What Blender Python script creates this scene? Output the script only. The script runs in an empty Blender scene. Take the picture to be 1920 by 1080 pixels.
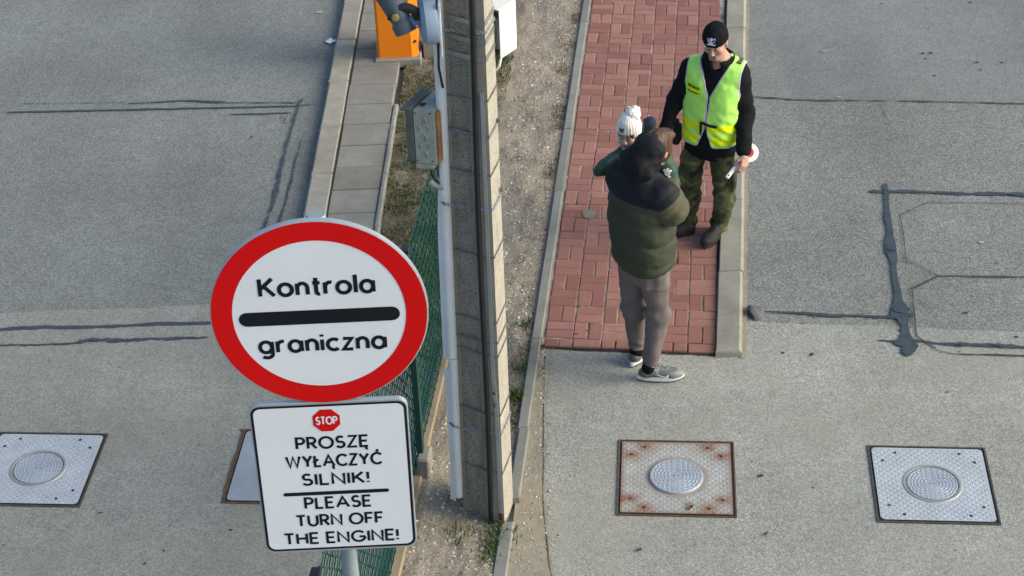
import bpy, math, random
import numpy as np
from mathutils import Vector, Matrix
from mathutils.bvhtree import BVHTree
random.seed(7); RNG = np.random.default_rng(7)
scene = bpy.context.scene
COL = scene.collection
V = lambda *a: np.array(a, float)
def nrm(a):
    a = np.asarray(a, float); return a/np.linalg.norm(a)

# ------------------------------------------------------------ camera survey
CAM_H = 7.65; PITCH = math.radians(33.945); ROLL = math.radians(-2.204); FPX = 3500.0
_c, _s = math.cos(ROLL), math.sin(ROLL)
_f = V(0, math.cos(PITCH), -math.sin(PITCH)); _u = V(0, math.sin(PITCH), math.cos(PITCH)); _x = V(1, 0, 0)
CX = _c*_x+_s*_u; CU = _c*_u-_s*_x
def _ray(px, py): return (px-960)/FPX*CX+(540-py)/FPX*CU+_f
def at(px, py, z=0.0):            # surveyed point on the level z
    d = _ray(px, py); return V(0, 0, CAM_H)+d*(z-CAM_H)/d[2]
def aty(px, py, y):               # surveyed point at the distance y
    d = _ray(px, py); return V(0, 0, CAM_H)+d*y/d[1]
cam = bpy.data.cameras.new('camera'); camo = bpy.data.objects.new('camera', cam); COL.objects.link(camo)
cam.sensor_width = 36; cam.lens = FPX/1920*36; cam.clip_start = .1; cam.clip_end = 500
camo.matrix_world = Matrix(((CX[0], CU[0], -_f[0], 0), (CX[1], CU[1], -_f[1], 0), (CX[2], CU[2], -_f[2], CAM_H), (0, 0, 0, 1)))
scene.camera = camo

# ------------------------------------------------------------ materials
def lin(c):                       # sRGB 0..255 -> linear
    return tuple(((v/255)/12.92 if v/255 <= .04045 else ((v/255+.055)/1.055)**2.4) for v in c)
class NT:
    def __init__(s, name):
        s.m = bpy.data.materials.new(name); s.m.use_nodes = True; s.t = s.m.node_tree; s.n = s.t.nodes
        s.b = s.n['Principled BSDF']; s.tc = s.n.new('ShaderNodeTexCoord')
    def link(s, a, b): s.t.links.new(a, b)
    def noise(s, scale, detail=3, rough=.55, dist=0, vec=None, stretch=None):
        n = s.n.new('ShaderNodeTexNoise'); n.inputs['Scale'].default_value = scale; n.inputs['Detail'].default_value = detail
        n.inputs['Roughness'].default_value = rough; n.inputs['Distortion'].default_value = dist
        v = vec or s.tc.outputs['Object']
        if stretch:
            mp = s.n.new('ShaderNodeMapping'); mp.inputs['Scale'].default_value = stretch; s.link(v, mp.inputs['Vector']); v = mp.outputs['Vector']
        s.link(v, n.inputs['Vector']); return n.outputs['Fac']
    def voro(s, scale, out='Distance', feature='F1'):
        n = s.n.new('ShaderNodeTexVoronoi'); n.feature = feature; n.inputs['Scale'].default_value = scale
        s.link(s.tc.outputs['Object'], n.inputs['Vector']); return n.outputs[out]
    def ramp(s, fac, stops, interp='LINEAR'):
        r = s.n.new('ShaderNodeValToRGB'); r.color_ramp.interpolation = interp; e = r.color_ramp.elements
        while len(e) < len(stops): e.new(.5)
        for k, (p, c) in enumerate(stops):
            e[k].position = p; c = (c, c, c) if isinstance(c, (int, float)) else c; e[k].color = (*c, 1)
        s.link(fac, r.inputs['Fac']); return r.outputs['Color']
    def mix(s, fac, a, b, mode='MIX'):
        n = s.n.new('ShaderNodeMix'); n.data_type = 'RGBA'; n.blend_type = mode
        for sock, v in ((n.inputs[0], fac), (n.inputs[6], a), (n.inputs[7], b)):
            if isinstance(v, (int, float)): sock.default_value = v if sock == n.inputs[0] else (v, v, v, 1)
            elif isinstance(v, tuple): sock.default_value = (*v, 1)
            else: s.link(v, sock)
        return n.outputs[2]
    def math(s, op, a, b=0.0):
        n = s.n.new('ShaderNodeMath'); n.operation = op
        for i, v in enumerate((a, b)):
            if isinstance(v, (int, float)): n.inputs[i].default_value = v
            else: s.link(v, n.inputs[i])
        return n.outputs[0]
    def attr(s, name):
        n = s.n.new('ShaderNodeAttribute'); n.attribute_name = name; return n.outputs['Fac']
    def island(s): return s.n.new('ShaderNodeNewGeometry').outputs['Random Per Island']
    def bump(s, h, strength=.3, dist=.01):
        n = s.n.new('ShaderNodeBump'); n.inputs['Strength'].default_value = strength; n.inputs['Distance'].default_value = dist
        s.link(h, n.inputs['Height']); s.link(n.outputs['Normal'], s.b.inputs['Normal'])
    def done(s, col, rough=.8, metal=0, spec=.35):
        if isinstance(col, tuple): s.b.inputs['Base Color'].default_value = (*col, 1)
        else: s.link(col, s.b.inputs['Base Color'])
        if isinstance(rough, (int, float)): s.b.inputs['Roughness'].default_value = rough
        else: s.link(rough, s.b.inputs['Roughness'])
        s.b.inputs['Metallic'].default_value = metal; s.b.inputs['Specular IOR Level'].default_value = spec
        return s.m
def M(name, c, rough=.7, var=.18, scale=8, fine=0, metal=0, spec=.35, bump=0, bscale=60, dirt=None):
    """plain procedural material: a base colour broken up by two noises"""
    t = NT(name)
    a = t.mix(t.ramp(t.noise(scale, 4), [(.3, 0), (.7, 1)]), tuple(v*(1-var) for v in c), tuple(min(1, v*(1+var)) for v in c))
    if fine: a = t.mix(t.math('MULTIPLY', t.ramp(t.noise(bscale, 2), [(.35, 0), (.65, 1)]), fine), a, tuple(v*.45 for v in c))
    if dirt: a = t.mix(t.math('MULTIPLY', t.ramp(t.noise(scale*.7, 6, .7), [(.5, 0), (.75, 1)]), dirt[1]), a, dirt[0])
    if bump: t.bump(t.noise(bscale, 3), bump, .004)
    return t.done(a, rough, metal, spec)

# ------------------------------------------------------------ objects
ORG = {}                          # world origin of each root / part
def obj(name, verts, faces, mats, parent=None, origin=None, smooth=False, midx=None):
    me = bpy.data.meshes.new(name)
    if parent is not None: o0 = ORG[parent.name]
    else: o0 = np.asarray(origin if origin is not None else (0, 0, 0), float)
    vv = np.asarray(verts, float)-o0
    me.from_pydata([tuple(v) for v in vv.tolist()], [], [list(f) for f in (faces.tolist() if isinstance(faces, np.ndarray) else faces)])
    for m in (mats if isinstance(mats, (list, tuple)) else [mats]): me.materials.append(m)
    if midx is not None: me.polygons.foreach_set('material_index', np.asarray(midx, np.int32))
    if smooth: me.polygons.foreach_set('use_smooth', np.ones(len(me.polygons), bool))
    me.update()
    o = bpy.data.objects.new(name, me); COL.objects.link(o)
    ORG[o.name] = o0
    if parent is not None: o.parent = parent
    else: o.location = o0
    return o
def tag(o, label=None, cat=None, group=None, kind=None):
    for k, v in (('label', label), ('category', cat), ('group', group), ('kind', kind)):
        if v: o[k] = v
    return o
def thing(name, loc, label, cat, group=None):
    o = bpy.data.objects.new(name, None); COL.objects.link(o); o.location = loc; ORG[o.name] = np.asarray(loc, float)
    o.empty_display_size = .2
    return tag(o, label, cat, group)
def frame_for(d):
    d = nrm(d); a = V(0, 0, 1) if abs(d[2]) < .9 else V(1, 0, 0)
    x = nrm(np.cross(a, d)); return x, np.cross(d, x)
class MB:
    def __init__(s): s.v = []; s.f = []; s.mi = []; s.cur = 0
    def add(s, vs, fs):
        b = len(s.v); s.v += [tuple(map(float, v)) for v in vs]; s.f += [tuple(b+i for i in f) for f in fs]; s.mi += [s.cur]*len(fs)
    def box(s, c, size, ax=None, bev=0.0):
        ax = np.eye(3) if ax is None else np.asarray(ax, float); c = np.asarray(c, float); h = np.asarray(size, float)/2
        if bev <= 0:
            vs = [c+ax[0]*h[0]*i+ax[1]*h[1]*j+ax[2]*h[2]*k for i in (-1, 1) for j in (-1, 1) for k in (-1, 1)]
            s.add(vs, [(0, 1, 3, 2), (4, 6, 7, 5), (0, 4, 5, 1), (2, 3, 7, 6), (0, 2, 6, 4), (1, 5, 7, 3)]); return
        vs = []; idx = {}
        for i in (-1, 1):
            for j in (-1, 1):
                for k in (-1, 1):
                    sg = V(i, j, k)
                    for a in range(3):
                        q = sg*(h-bev); q[a] = sg[a]*h[a]
                        idx[(i, j, k, a)] = len(vs); vs.append(c+ax[0]*q[0]+ax[1]*q[1]+ax[2]*q[2])
        fs = []
        for a in range(3):
            b, d = (a+1) % 3, (a+2) % 3
            for sa in (-1, 1):
                ring = []
                for sb, sd in ((-1, -1), (1, -1), (1, 1), (-1, 1)):
                    g = [0, 0, 0]; g[a] = sa; g[b] = sb; g[d] = sd; ring.append(idx[(*g, a)])
                fs.append(ring if sa > 0 else ring[::-1])
            for sb in (-1, 1):
                for sd in (-1, 1):
                    g0 = [0, 0, 0]; g0[a] = -1; g0[b] = sb; g0[d] = sd; g1 = list(g0); g1[a] = 1
                    q = [idx[(*g0, b)], idx[(*g1, b)], idx[(*g1, d)], idx[(*g0, d)]]
                    fs.append(q if sb*sd > 0 else q[::-1])
        for i in (-1, 1):
            for j in (-1, 1):
                for k in (-1, 1):
                    q = [idx[(i, j, k, 0)], idx[(i, j, k, 1)], idx[(i, j, k, 2)]]
                    fs.append(q if i*j*k > 0 else q[::-1])
        s.add(vs, fs)
    def tube(s, pts, r, n=10, cap=True, flat=None, up=None):
        pts = [np.asarray(p, float) for p in pts]; m = len(pts)
        rs = [r]*m if isinstance(r, (int, float)) else list(r)
        px = None; vs = []; fs = []
        for i, p in enumerate(pts):
            d = nrm(pts[min(i+1, m-1)]-pts[max(i-1, 0)])
            if px is None:
                px = frame_for(d)[0] if up is None else nrm(np.cross(up, d))
            px = nrm(px-d*np.dot(px, d)); py = np.cross(d, px)
            for k in range(n):
                a = 2*math.pi*k/n
                vs.append(p+rs[i]*(math.cos(a)*px+math.sin(a)*py*(flat or 1)))
        for i in range(m-1):
            for k in range(n):
                a, b = i*n+k, i*n+(k+1) % n; fs.append((a, b, b+n, a+n))
        if cap: fs.append(tuple(range(n))[::-1]); fs.append(tuple((m-1)*n+k for k in range(n)))
        s.add(vs, fs)
    def prism(s, base, off):       # polygon in 3D extruded by a vector
        base = [np.asarray(p, float) for p in base]; off = np.asarray(off, float); n = len(base)
        s.add(base+[p+off for p in base], [tuple(range(n))[::-1], tuple(range(n, 2*n))]+[(i, (i+1) % n, n+(i+1) % n, n+i) for i in range(n)])
    def lathe(s, c, axis, prof, n=32, capend=True):   # prof: (radius, along)
        c = np.asarray(c, float); d = nrm(axis); x, y = frame_for(d); vs = []; fs = []
        for r, h in prof:
            for k in range(n):
                a = 2*math.pi*k/n; vs.append(c+d*h+max(r, 1e-5)*(math.cos(a)*x+math.sin(a)*y))
        for i in range(len(prof)-1):
            for k in range(n):
                a, b = i*n+k, i*n+(k+1) % n; fs.append((a, b, b+n, a+n))
        if capend: fs.append(tuple(range(n))[::-1]); fs.append(tuple((len(prof)-1)*n+k for k in range(n)))
        s.add(vs, fs)
    def build(s, name, mats, parent=None, origin=None, smooth=False):
        return obj(name, s.v, s.f, mats, parent, origin, smooth, s.mi)
def sharp(o, ang=40):              # smooth shading that keeps hard edges
    o.data.polygons.foreach_set('use_smooth', np.ones(len(o.data.polygons), bool))
    o.data.set_sharp_from_angle(angle=math.radians(ang)); return o

# ------------------------------------------------------------ noise + implicit surfaces
_TAB = RNG.random((32, 32, 32)).astype(np.float32)*2-1
def vnoise(P, scale, seed=0.0):
    q = np.asarray(P, np.float32)*np.float32(scale)+np.float32(seed*7.31+101.3)
    i = np.floor(q).astype(np.int32); f = q-i; f = f*f*(3-2*f)
    i0 = i & 31; i1 = (i+1) & 31
    x0, y0, z0 = i0[..., 0], i0[..., 1], i0[..., 2]; x1, y1, z1 = i1[..., 0], i1[..., 1], i1[..., 2]
    fx, fy, fz = f[..., 0], f[..., 1], f[..., 2]
    c = lambda a, b, d: _TAB[a, b, d]
    return ((c(x0, y0, z0)*(1-fx)+c(x1, y0, z0)*fx)*(1-fy)+(c(x0, y1, z0)*(1-fx)+c(x1, y1, z0)*fx)*fy)*(1-fz) + \
           ((c(x0, y0, z1)*(1-fx)+c(x1, y0, z1)*fx)*(1-fy)+(c(x0, y1, z1)*(1-fx)+c(x1, y1, z1)*fx)*fy)*fz
def smin(a, b, k):
    h = np.maximum(k-np.abs(a-b), 0)/k; return np.minimum(a, b)-h*h*k*.25
class Sdf:
    def __init__(s): s.p = []
    def cap(s, a, b, r1, r2, k=.03, flat=None, sub=False):
        a = np.asarray(a, np.float32); b = np.asarray(b, np.float32); m = max(r1, r2)
        def fn(P):
            q = P-a; ba = b-a; t = np.clip((q@ba)/max(float(ba@ba), 1e-9), 0, 1)
            w = q-t[..., None]*ba
            if flat is not None:
                u = np.asarray(flat[0], np.float32); w = w+(w@u)[..., None]*u*np.float32(flat[1]-1)
            return np.sqrt((w*w).sum(-1))-(r1+(r2-r1)*t)
        s.p.append((fn, np.minimum(a, b)-m, np.maximum(a, b)+m, k, sub)); return s
    def chain(s, pts, rs, k=.03, flat=None):
        for i in range(len(pts)-1): s.cap(pts[i], pts[i+1], rs[i], rs[i+1], k, flat)
        return s
    def ell(s, c, r, axes=None, k=.03, sub=False):
        c = np.asarray(c, np.float32); r = np.asarray(r, np.float32); A = np.eye(3, dtype=np.float32) if axes is None else np.asarray(axes, np.float32)
        def fn(P):
            q = (P-c)@A.T; k0 = np.sqrt(((q/r)**2).sum(-1)); k1 = np.sqrt(((q/(r*r))**2).sum(-1))+1e-6
            return k0*(k0-1)/k1
        m = float(r.max()); s.p.append((fn, c-m, c+m, k, sub)); return s
    def loft(s, lev, xa, ya, k=.03, ex=2.3):
        """stack of super-ellipses along z: (cx, cy, z, rx, ry)"""
        L = np.array(lev, np.float32); xa = np.asarray(xa, np.float32)[:2]; ya = np.asarray(ya, np.float32)[:2]
        def fn(P):
            z = P[..., 2]; g = lambda j: np.interp(z, L[:, 2], L[:, j]).astype(np.float32)
            q = np.stack([P[..., 0]-g(0), P[..., 1]-g(1)], -1); rx, ry = g(3), g(4)
            e = (np.abs(q@xa/rx)**ex+np.abs(q@ya/ry)**ex)**(1/ex)
            d = (e-1)*np.minimum(rx, ry)
            zz = np.maximum(L[0, 2]-z, z-L[-1, 2])
            return np.maximum(d, zz)
        m = float(max(L[:, 3].max(), L[:, 4].max()))
        lo = V(L[:, 0].min()-m, L[:, 1].min()-m, L[0, 2]); hi = V(L[:, 0].max()+m, L[:, 1].max()+m, L[-1, 2])
        s.p.append((fn, lo, hi, k, False)); return s
    def bounds(s):
        q = [p for p in s.p if not p[4]]
        return np.min([p[1] for p in q], 0), np.max([p[2] for p in q], 0)
    def eval(s, P):               # field on arbitrary points
        F = np.full(P.shape[:-1], 9, np.float32)
        for fn, lo, hi, k, sub in s.p:
            d = fn(P); F = smin(F, d, k) if not sub else -smin(-F, d, k)
        return F
    def grid(s, lo, h, shape):
        F = np.full(shape, 9, np.float32)
        for fn, l, hi, k, sub in s.p:
            m = k+2.5*h
            i0 = np.clip(np.floor((l-m-lo)/h).astype(int), 0, shape); i1 = np.clip(np.ceil((hi+m-lo)/h).astype(int)+1, 0, shape)
            if (i1 <= i0).any(): continue
            g = np.meshgrid(*[lo[a]+h*np.arange(i0[a], i1[a]) for a in range(3)], indexing='ij')
            P = np.stack(g, -1).astype(np.float32); sl = tuple(slice(i0[a], i1[a]) for a in range(3))
            d = fn(P); F[sl] = smin(F[sl], d, k) if not sub else -smin(-F[sl], d, k)
        return F
def nets(F, lo, h):
    """naive surface nets on a sampled field"""
    S = F < 0
    nx, ny, nz = F.shape
    cnt = np.zeros((nx-1, ny-1, nz-1), np.int8)
    for a in (0, 1):
        for b in (0, 1):
            for c in (0, 1): cnt += S[a:nx-1+a, b:ny-1+b, c:nz-1+c]
    act = (cnt > 0) & (cnt < 8)
    I = np.argwhere(act); n = len(I)
    idx = np.full(act.shape, -1, np.int32); idx[act] = np.arange(n)
    acc = np.zeros((n, 3), np.float32); w = np.zeros(n, np.float32)
    cor = [(a, b, c) for a in (0, 1) for b in (0, 1) for c in (0, 1)]
    val = {c: F[I[:, 0]+c[0], I[:, 1]+c[1], I[:, 2]+c[2]] for c in cor}
    for c in cor:
        for ax in range(3):
            if c[ax]: continue
            d = list(c); d[ax] = 1; d = tuple(d)
            f0, f1 = val[c], val[d]; m = (f0 < 0) != (f1 < 0)
            t = np.where(m, f0/np.where(m, f0-f1, 1), 0)
            p = np.tile(np.array(c, np.float32), (n, 1)); p[:, ax] = t
            acc[m] += p[m]; w[m] += 1
    Vv = lo+h*(I+acc/np.maximum(w, 1)[:, None])
    fs = []
    for ax in range(3):
        b, c = (ax+1) % 3, (ax+2) % 3
        sl0 = [slice(None)]*3; sl1 = [slice(None)]*3; sl0[ax] = slice(0, -1); sl1[ax] = slice(1, None)
        a0, a1 = S[tuple(sl0)], S[tuple(sl1)]
        E = np.argwhere(a0 != a1)
        lim = np.array(F.shape)-1
        E = E[(E[:, b] > 0) & (E[:, c] > 0) & (E[:, b] < lim[b]) & (E[:, c] < lim[c])]
        def cell(db, dc):
            q = E.copy(); q[:, b] += db; q[:, c] += dc; return idx[q[:, 0], q[:, 1], q[:, 2]]
        q = np.stack([cell(-1, -1), cell(0, -1), cell(0, 0), cell(-1, 0)], 1)
        ins = S[E[:, 0], E[:, 1], E[:, 2]]
        q[~ins] = q[~ins][:, ::-1]
        fs.append(q)
    return Vv, np.concatenate(fs)
def skin(groups, h, cut=None, pad=.03):
    """groups: list of (Sdf, disp(P, F)->added distance or None, k of the union); cut(P)->distance to keep (<0 inside)"""
    lo = np.min([g[0].bounds()[0] for g in groups], 0)-pad-2*h; hi = np.max([g[0].bounds()[1] for g in groups], 0)+pad+2*h
    shape = np.ceil((hi-lo)/h).astype(int)+1
    F = None
    for sd, disp, k in groups:
        G = sd.grid(lo, h, shape)
        if disp is not None:
            I = np.argwhere(np.abs(G) < .06); P = (lo+h*I).astype(np.float32)
            t = tuple(I.T); G[t] = G[t]+disp(P, G[t])
        F = G if F is None else smin(F, G, k)
    if cut is not None:
        I = np.argwhere(F < 3*h); P = (lo+h*I).astype(np.float32); t = tuple(I.T); F[t] = np.maximum(F[t], cut(P))
    return nets(F, lo, h)
def soften(vs, fs, n=1, lam=.5):   # Laplacian smoothing, keeps the voxel steps out
    e = np.concatenate([fs[:, [0, 1]], fs[:, [1, 2]], fs[:, [2, 3]], fs[:, [3, 0]]]); e = np.concatenate([e, e[:, ::-1]])
    cnt = np.maximum(np.bincount(e[:, 0], minlength=len(vs)), 1)[:, None]
    for _ in range(n):
        acc = np.stack([np.bincount(e[:, 0], weights=vs[e[:, 1], a], minlength=len(vs)) for a in range(3)], 1)
        vs = vs*(1-lam)+acc/cnt*lam
    return vs
def zones(o, vs, **fn):            # signed distances to the seams of a garment, one attribute each
    for k, f in fn.items(): o.data.attributes.new(k, 'FLOAT', 'POINT').data.foreach_set('value', np.asarray(f(vs), np.float32))
def cloth(name, groups, h, mats, parent, cut=None, pick=None, smooth_n=1):
    vs, fs = skin(groups, h, cut); vs = soften(vs, fs, smooth_n)
    mi = None
    if pick is not None: mi = pick(vs[fs].mean(1))
    o = obj(name, vs, fs, mats, parent, smooth=True, midx=mi)
    return o, vs, fs
def bvh(vs, fs): return BVHTree.FromPolygons([tuple(v) for v in vs], [tuple(int(i) for i in f) for f in fs])
def drape(pts, direc, tree, lift):
    """push points along a direction on to a surface, then lift them off it a little"""
    out = []; d = Vector(nrm(direc))
    for p in pts:
        q, nn, *_ = tree.ray_cast(Vector(p)-d*.6, d)
        if q is None: q, nn, *_ = tree.find_nearest(Vector(p))
        out.append(np.array(q)-np.array(d)*lift)
    return out
# ------------------------------------------------------------ stroke lettering
def arc(cx, cy, rx, ry, a0, a1, n=14):
    return [(cx+rx*math.cos(math.radians(a0+(a1-a0)*i/n)), cy+ry*math.sin(math.radians(a0+(a1-a0)*i/n))) for i in range(n+1)]
XH = .66
GL = {
 'A': (.92, [[(0, 0), (.46, 1), (.92, 0)], [(.18, .33), (.74, .33)]]),
 'C': (.84, [arc(.5, .5, .5, .5, 42, 318, 22)]),
 'E': (.55, [[(.57, 1), (0, 1), (0, 0), (.57, 0)], [(0, .51), (.5, .51)]]),
 'F': (.52, [[(.56, 1), (0, 1), (0, 0)], [(0, .51), (.48, .51)]]),
 'G': (.96, [arc(.5, .5, .5, .5, 42, 338, 24)+[(.96, .46)], [(.98, .46), (.55, .46)]]),
 'H': (.72, [[(0, 0), (0, 1)], [(.72, 0), (.72, 1)], [(0, .51), (.72, .51)]]),
 'I': (0, [[(0, 0), (0, 1)]]),
 'K': (.68, [[(0, 0), (0, 1)], [(.64, 1), (.03, .42)], [(.2, .58), (.7, 0)]]),
 'L': (.5, [[(0, 1), (0, 0), (.52, 0)]]),
 'N': (.76, [[(0, 0), (0, 1), (.76, 0), (.76, 1)]]),
 'O': (1.0, [arc(.5, .5, .5, .5, 0, 360, 30)]),
 'P': (.56, [[(0, 0), (0, 1), (.3, 1)]+arc(.3, .73, .27, .27, 90, -90, 12)[1:]+[(0, .46)]]),
 'R': (.6, [[(0, 0), (0, 1), (.3, 1)]+arc(.3, .74, .27, .26, 90, -90, 12)[1:]+[(0, .48)], [(.26, .48), (.62, 0)]]),
 'S': (.58, [arc(.29, .74, .25, .26, 35, 250, 12)+arc(.29, .26, .29, .26, 75, -155, 14)]),
 'T': (.68, [[(0, 1), (.7, 1)], [(.35, 1), (.35, 0)]]),
 'U': (.7, [[(0, 1), (0, .35)]+arc(.35, .35, .35, .35, 180, 360, 14)[1:]+[(.7, 1)]]),
 'W': (1.2, [[(0, 1), (.29, 0), (.6, .95), (.91, 0), (1.2, 1)]]),
 'Y': (.76, [[(0, 1), (.38, .46), (.38, 0)], [(.76, 1), (.38, .46)]]),
 'Z': (.64, [[(.02, 1), (.62, 1), (0, 0), (.66, 0)]]),
 '!': (0.02, [[(0, 1), (0, .32)], [(0, .14), (0, 0)]]),
 'o': (.64, [arc(.32, .33, .32, .33, 0, 360, 24)]),
 'n': (.5, [[(0, 0), (0, XH)], [(0, .36)]+arc(.25, .38, .25, .28, 165, 0, 12)+[(.5, 0)]]),
 't': (.34, [[(.16, .95), (.16, .16)]+arc(.30, .16, .14, .16, 180, 285, 8)[1:], [(0, XH), (.36, XH)]]),
 'r': (.33, [[(0, 0), (0, XH)], [(0, .34)]+arc(.26, .36, .26, .3, 165, 72, 8)]),
 'l': (0, [[(0, 0), (0, 1.03)]]),
 'a': (.62, [arc(.3, .33, .3, .33, 0, 360, 24), [(.61, XH), (.61, 0)]]),
 'g': (.62, [arc(.3, .33, .3, .33, 0, 360, 24), [(.61, XH), (.61, -.1)]+arc(.33, -.1, .28, .22, 0, -140, 12)[1:]]),
 'i': (0, [[(0, 0), (0, XH)], [(0, .84), (0, .97)]]),
 'c': (.52, [arc(.32, .33, .32, .33, 48, 312, 18)]),
 'z': (.46, [[(.01, XH), (.45, XH), (0, 0), (.48, 0)]]),
}
def _ext(base, extra): w, s = GL[base]; return (w, s+extra)
GL['Ą'] = _ext('A', [[(.88, 0)]+arc(.93, -.12, .1, .12, 130, 290, 8)])
GL['Ę'] = _ext('E', [[(.46, 0)]+arc(.50, -.12, .1, .12, 130, 290, 8)])
GL['Ć'] = _ext('C', [[(.46, 1.13), (.64, 1.34)]])
GL['Ł'] = _ext('L', [[(-.16, .36), (.32, .66)]])
GL['Ż'] = _ext('Z', [[(.33, 1.14), (.33, 1.28)]])
def strokes(text, gap=.24, space=.42):
    x = 0; out = []
    for ch in text:
        if ch == ' ': x += space; continue
        w, ss = GL[ch]
        for s in ss: out.append([(x+a, b) for a, b in s])
        x += w+gap
    return out, x-gap
def ribbon(pl, hw, lim=1.7):
    P = [V(*p) for p in pl]; n = len(P); closed = n > 3 and np.linalg.norm(P[0]-P[-1]) < 1e-6
    L = []; R = []
    for i in range(n):
        a = P[i-1] if i else (P[-2] if closed else None); b = P[i+1] if i < n-1 else (P[1] if closed else None)
        d0 = nrm(P[i]-a) if a is not None else nrm(b-P[i]); d1 = nrm(b-P[i]) if b is not None else d0
        m = d0+d1; m = nrm(m) if np.linalg.norm(m) > 1e-3 else d0
        nn = V(-m[1], m[0]); k = min(lim, 1/max(.2, float(nn@V(-d0[1], d0[0]))))
        L.append(P[i]+nn*hw*k); R.append(P[i]-nn*hw*k)
    return L, R
def letter_mesh(mb, text, xc, base, height, width, hw, to3d, lift, gap=.24):
    """text centred on xc; to3d(x, y, lift) places a flat point"""
    ss, W = strokes(text, gap); sx = width/W
    for j, s in enumerate(ss):
        pl = [(xc-width/2+a*sx, base+b*height) for a, b in s]
        L, R = ribbon(pl, hw); n = len(L)
        mb.add([to3d(*p, lift+.00006*(j % 5)) for p in L]+[to3d(*p, lift+.00006*(j % 5)) for p in R], [(i, n+i, n+i+1, i+1) for i in range(n-1)])
# ------------------------------------------------------------ materials of the ground
def asphalt(name, dark, light, sc=95, blot=.14, tint=None, vc=.25, chip=62, cf=.42):
    t = NT(name)
    a = t.ramp(t.noise(sc, 2, .75), [(.34, dark), (.5, tuple((p+q)/2 for p, q in zip(dark, light))), (.66, light)])
    v = t.ramp(t.voro(sc*.8, 'Color'), [(.15, 1-vc), (.5, 1.0), (.85, 1+vc)])
    a = t.mix(1.0, a, v, 'MULTIPLY')
    b = t.ramp(t.noise(.55, 5, .6), [(.3, 1-blot), (.7, 1+blot)]); a = t.mix(1.0, a, b, 'MULTIPLY')
    b = t.ramp(t.noise(1.5, 4, .6, stretch=(1, .06, 1)), [(.35, .93), (.65, 1.06)]); a = t.mix(1.0, a, b, 'MULTIPLY')
    b = t.ramp(t.noise(7, 4, .6), [(.3, .93), (.7, 1.07)]); a = t.mix(1.0, a, b, 'MULTIPLY')
    w = t.math('MULTIPLY', t.ramp(t.voro(chip), [(0, 1), (.26, 1), (.34, 0)]), t.ramp(t.voro(chip, 'Color'), [(0, 0), (.62, 0), (.64, 1)]))
    w = t.math('MULTIPLY', w, t.ramp(t.noise(1.7, 5, .65), [(.42, .05), (.6, 1)])); a = t.mix(t.math('MULTIPLY', w, cf), a, tuple(min(.66, v*1.8) for v in light))
    w = t.math('MULTIPLY', t.ramp(t.voro(chip*1.13), [(0, 1), (.2, 1), (.28, 0)]), t.ramp(t.voro(chip*1.13, 'Color'), [(0, 0), (.7, 0), (.72, 1)])); a = t.mix(t.math('MULTIPLY', w, cf), a, tuple(v*.45 for v in dark))
    if tint: a = t.mix(t.math('MULTIPLY', t.ramp(t.noise(.9, 6, .65), [(.48, 0), (.7, 1)]), .5), a, tint)
    t.bump(t.noise(sc, 2), .35, .004)
    return t.done(a, .93, 0, .2)
A_LEFT = asphalt('asphalt_left', (.105, .117, .116), (.255, .27, .262), vc=.23, chip=90, cf=.3)
A_RIGHT = asphalt('asphalt_coarse', (.10, .110, .106), (.30, .31, .295), 85)
A_UP = asphalt('asphalt_fine', (.145, .150, .150), (.25, .255, .252), 110, vc=.22, chip=90, cf=.3)
CONC_L = asphalt('apron_left', (.185, .195, .182), (.295, .30, .275), 125, .13, (.23, .21, .17), .2, 90, .65)
CONC_R = asphalt('apron_right', (.205, .213, .196), (.36, .362, .33), 125, .16, (.27, .255, .205), .22, 84, .85)
TAR = M('bitumen_sealant', (.048, .063, .076), .5, .3, 14, .3, spec=.4)
TARTHIN = M('bitumen_thin', (.055, .062, .07), .8, .35, 20)
def concrete(name, c, dirt=(.12, .11, .09), amt=.5, sc=6):
    t = NT(name)
    a = t.mix(t.ramp(t.noise(sc, 5, .6), [(.3, 0), (.7, 1)]), tuple(v*.84 for v in c), tuple(v*1.13 for v in c))
    a = t.mix(t.math('MULTIPLY', t.ramp(t.noise(120, 2, .7), [(.42, 0), (.7, 1)]), .4), a, tuple(v*.62 for v in c))
    a = t.mix(t.math('MULTIPLY', t.ramp(t.noise(2.3, 7, .7), [(.5, 0), (.72, 1)]), amt), a, dirt)
    r = t.ramp(t.island(), [(0, .86), (1, 1.1)]); a = t.mix(1.0, a, r, 'MULTIPLY')
    t.bump(t.noise(90, 3), .25, .004)
    return t.done(a, .9, 0, .2)
KERB_L = concrete('kerb_stone', (.30, .285, .245))
KERB_R = concrete('kerb_stone_grey', (.27, .262, .225))
SLAB = concrete('slab_stone', (.235, .228, .205), (.1, .1, .09), .4)
EDGE = concrete('edging_stone', (.21, .215, .2))
SAND = concrete('sand', (.31, .275, .215), (.19, .18, .15), .8, 14)
t = NT('paving_brick')
a = t.ramp(t.island(), [(0, (.212, .096, .076)), (.5, (.268, .127, .102)), (1, (.33, .168, .138))])
a = t.mix(t.math('MULTIPLY', t.ramp(t.noise(70, 3, .7), [(.45, 0), (.72, 1)]), .4), a, (.19, .085, .08))
a = t.mix(t.math('MULTIPLY', t.ramp(t.noise(9, 7, .75), [(.56, 0), (.78, 1)]), .5), a, (.46, .33, .30))
a = t.mix(t.math('MULTIPLY', t.ramp(t.noise(1.3, 5, .7), [(.45, 0), (.7, 1)]), .4), a, (.24, .125, .115))
t.bump(t.noise(110, 3), .3, .003); BRICK = t.done(a, .88, 0, .25)
t = NT('joint_sand')
a = t.ramp(t.noise(3.5, 5, .7), [(.36, (.10, .085, .075)), (.5, (.25, .21, .185)), (.66, (.48, .43, .39))])
JOINT = t.done(a, .95, 0, .1)
t = NT('soil')
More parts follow.
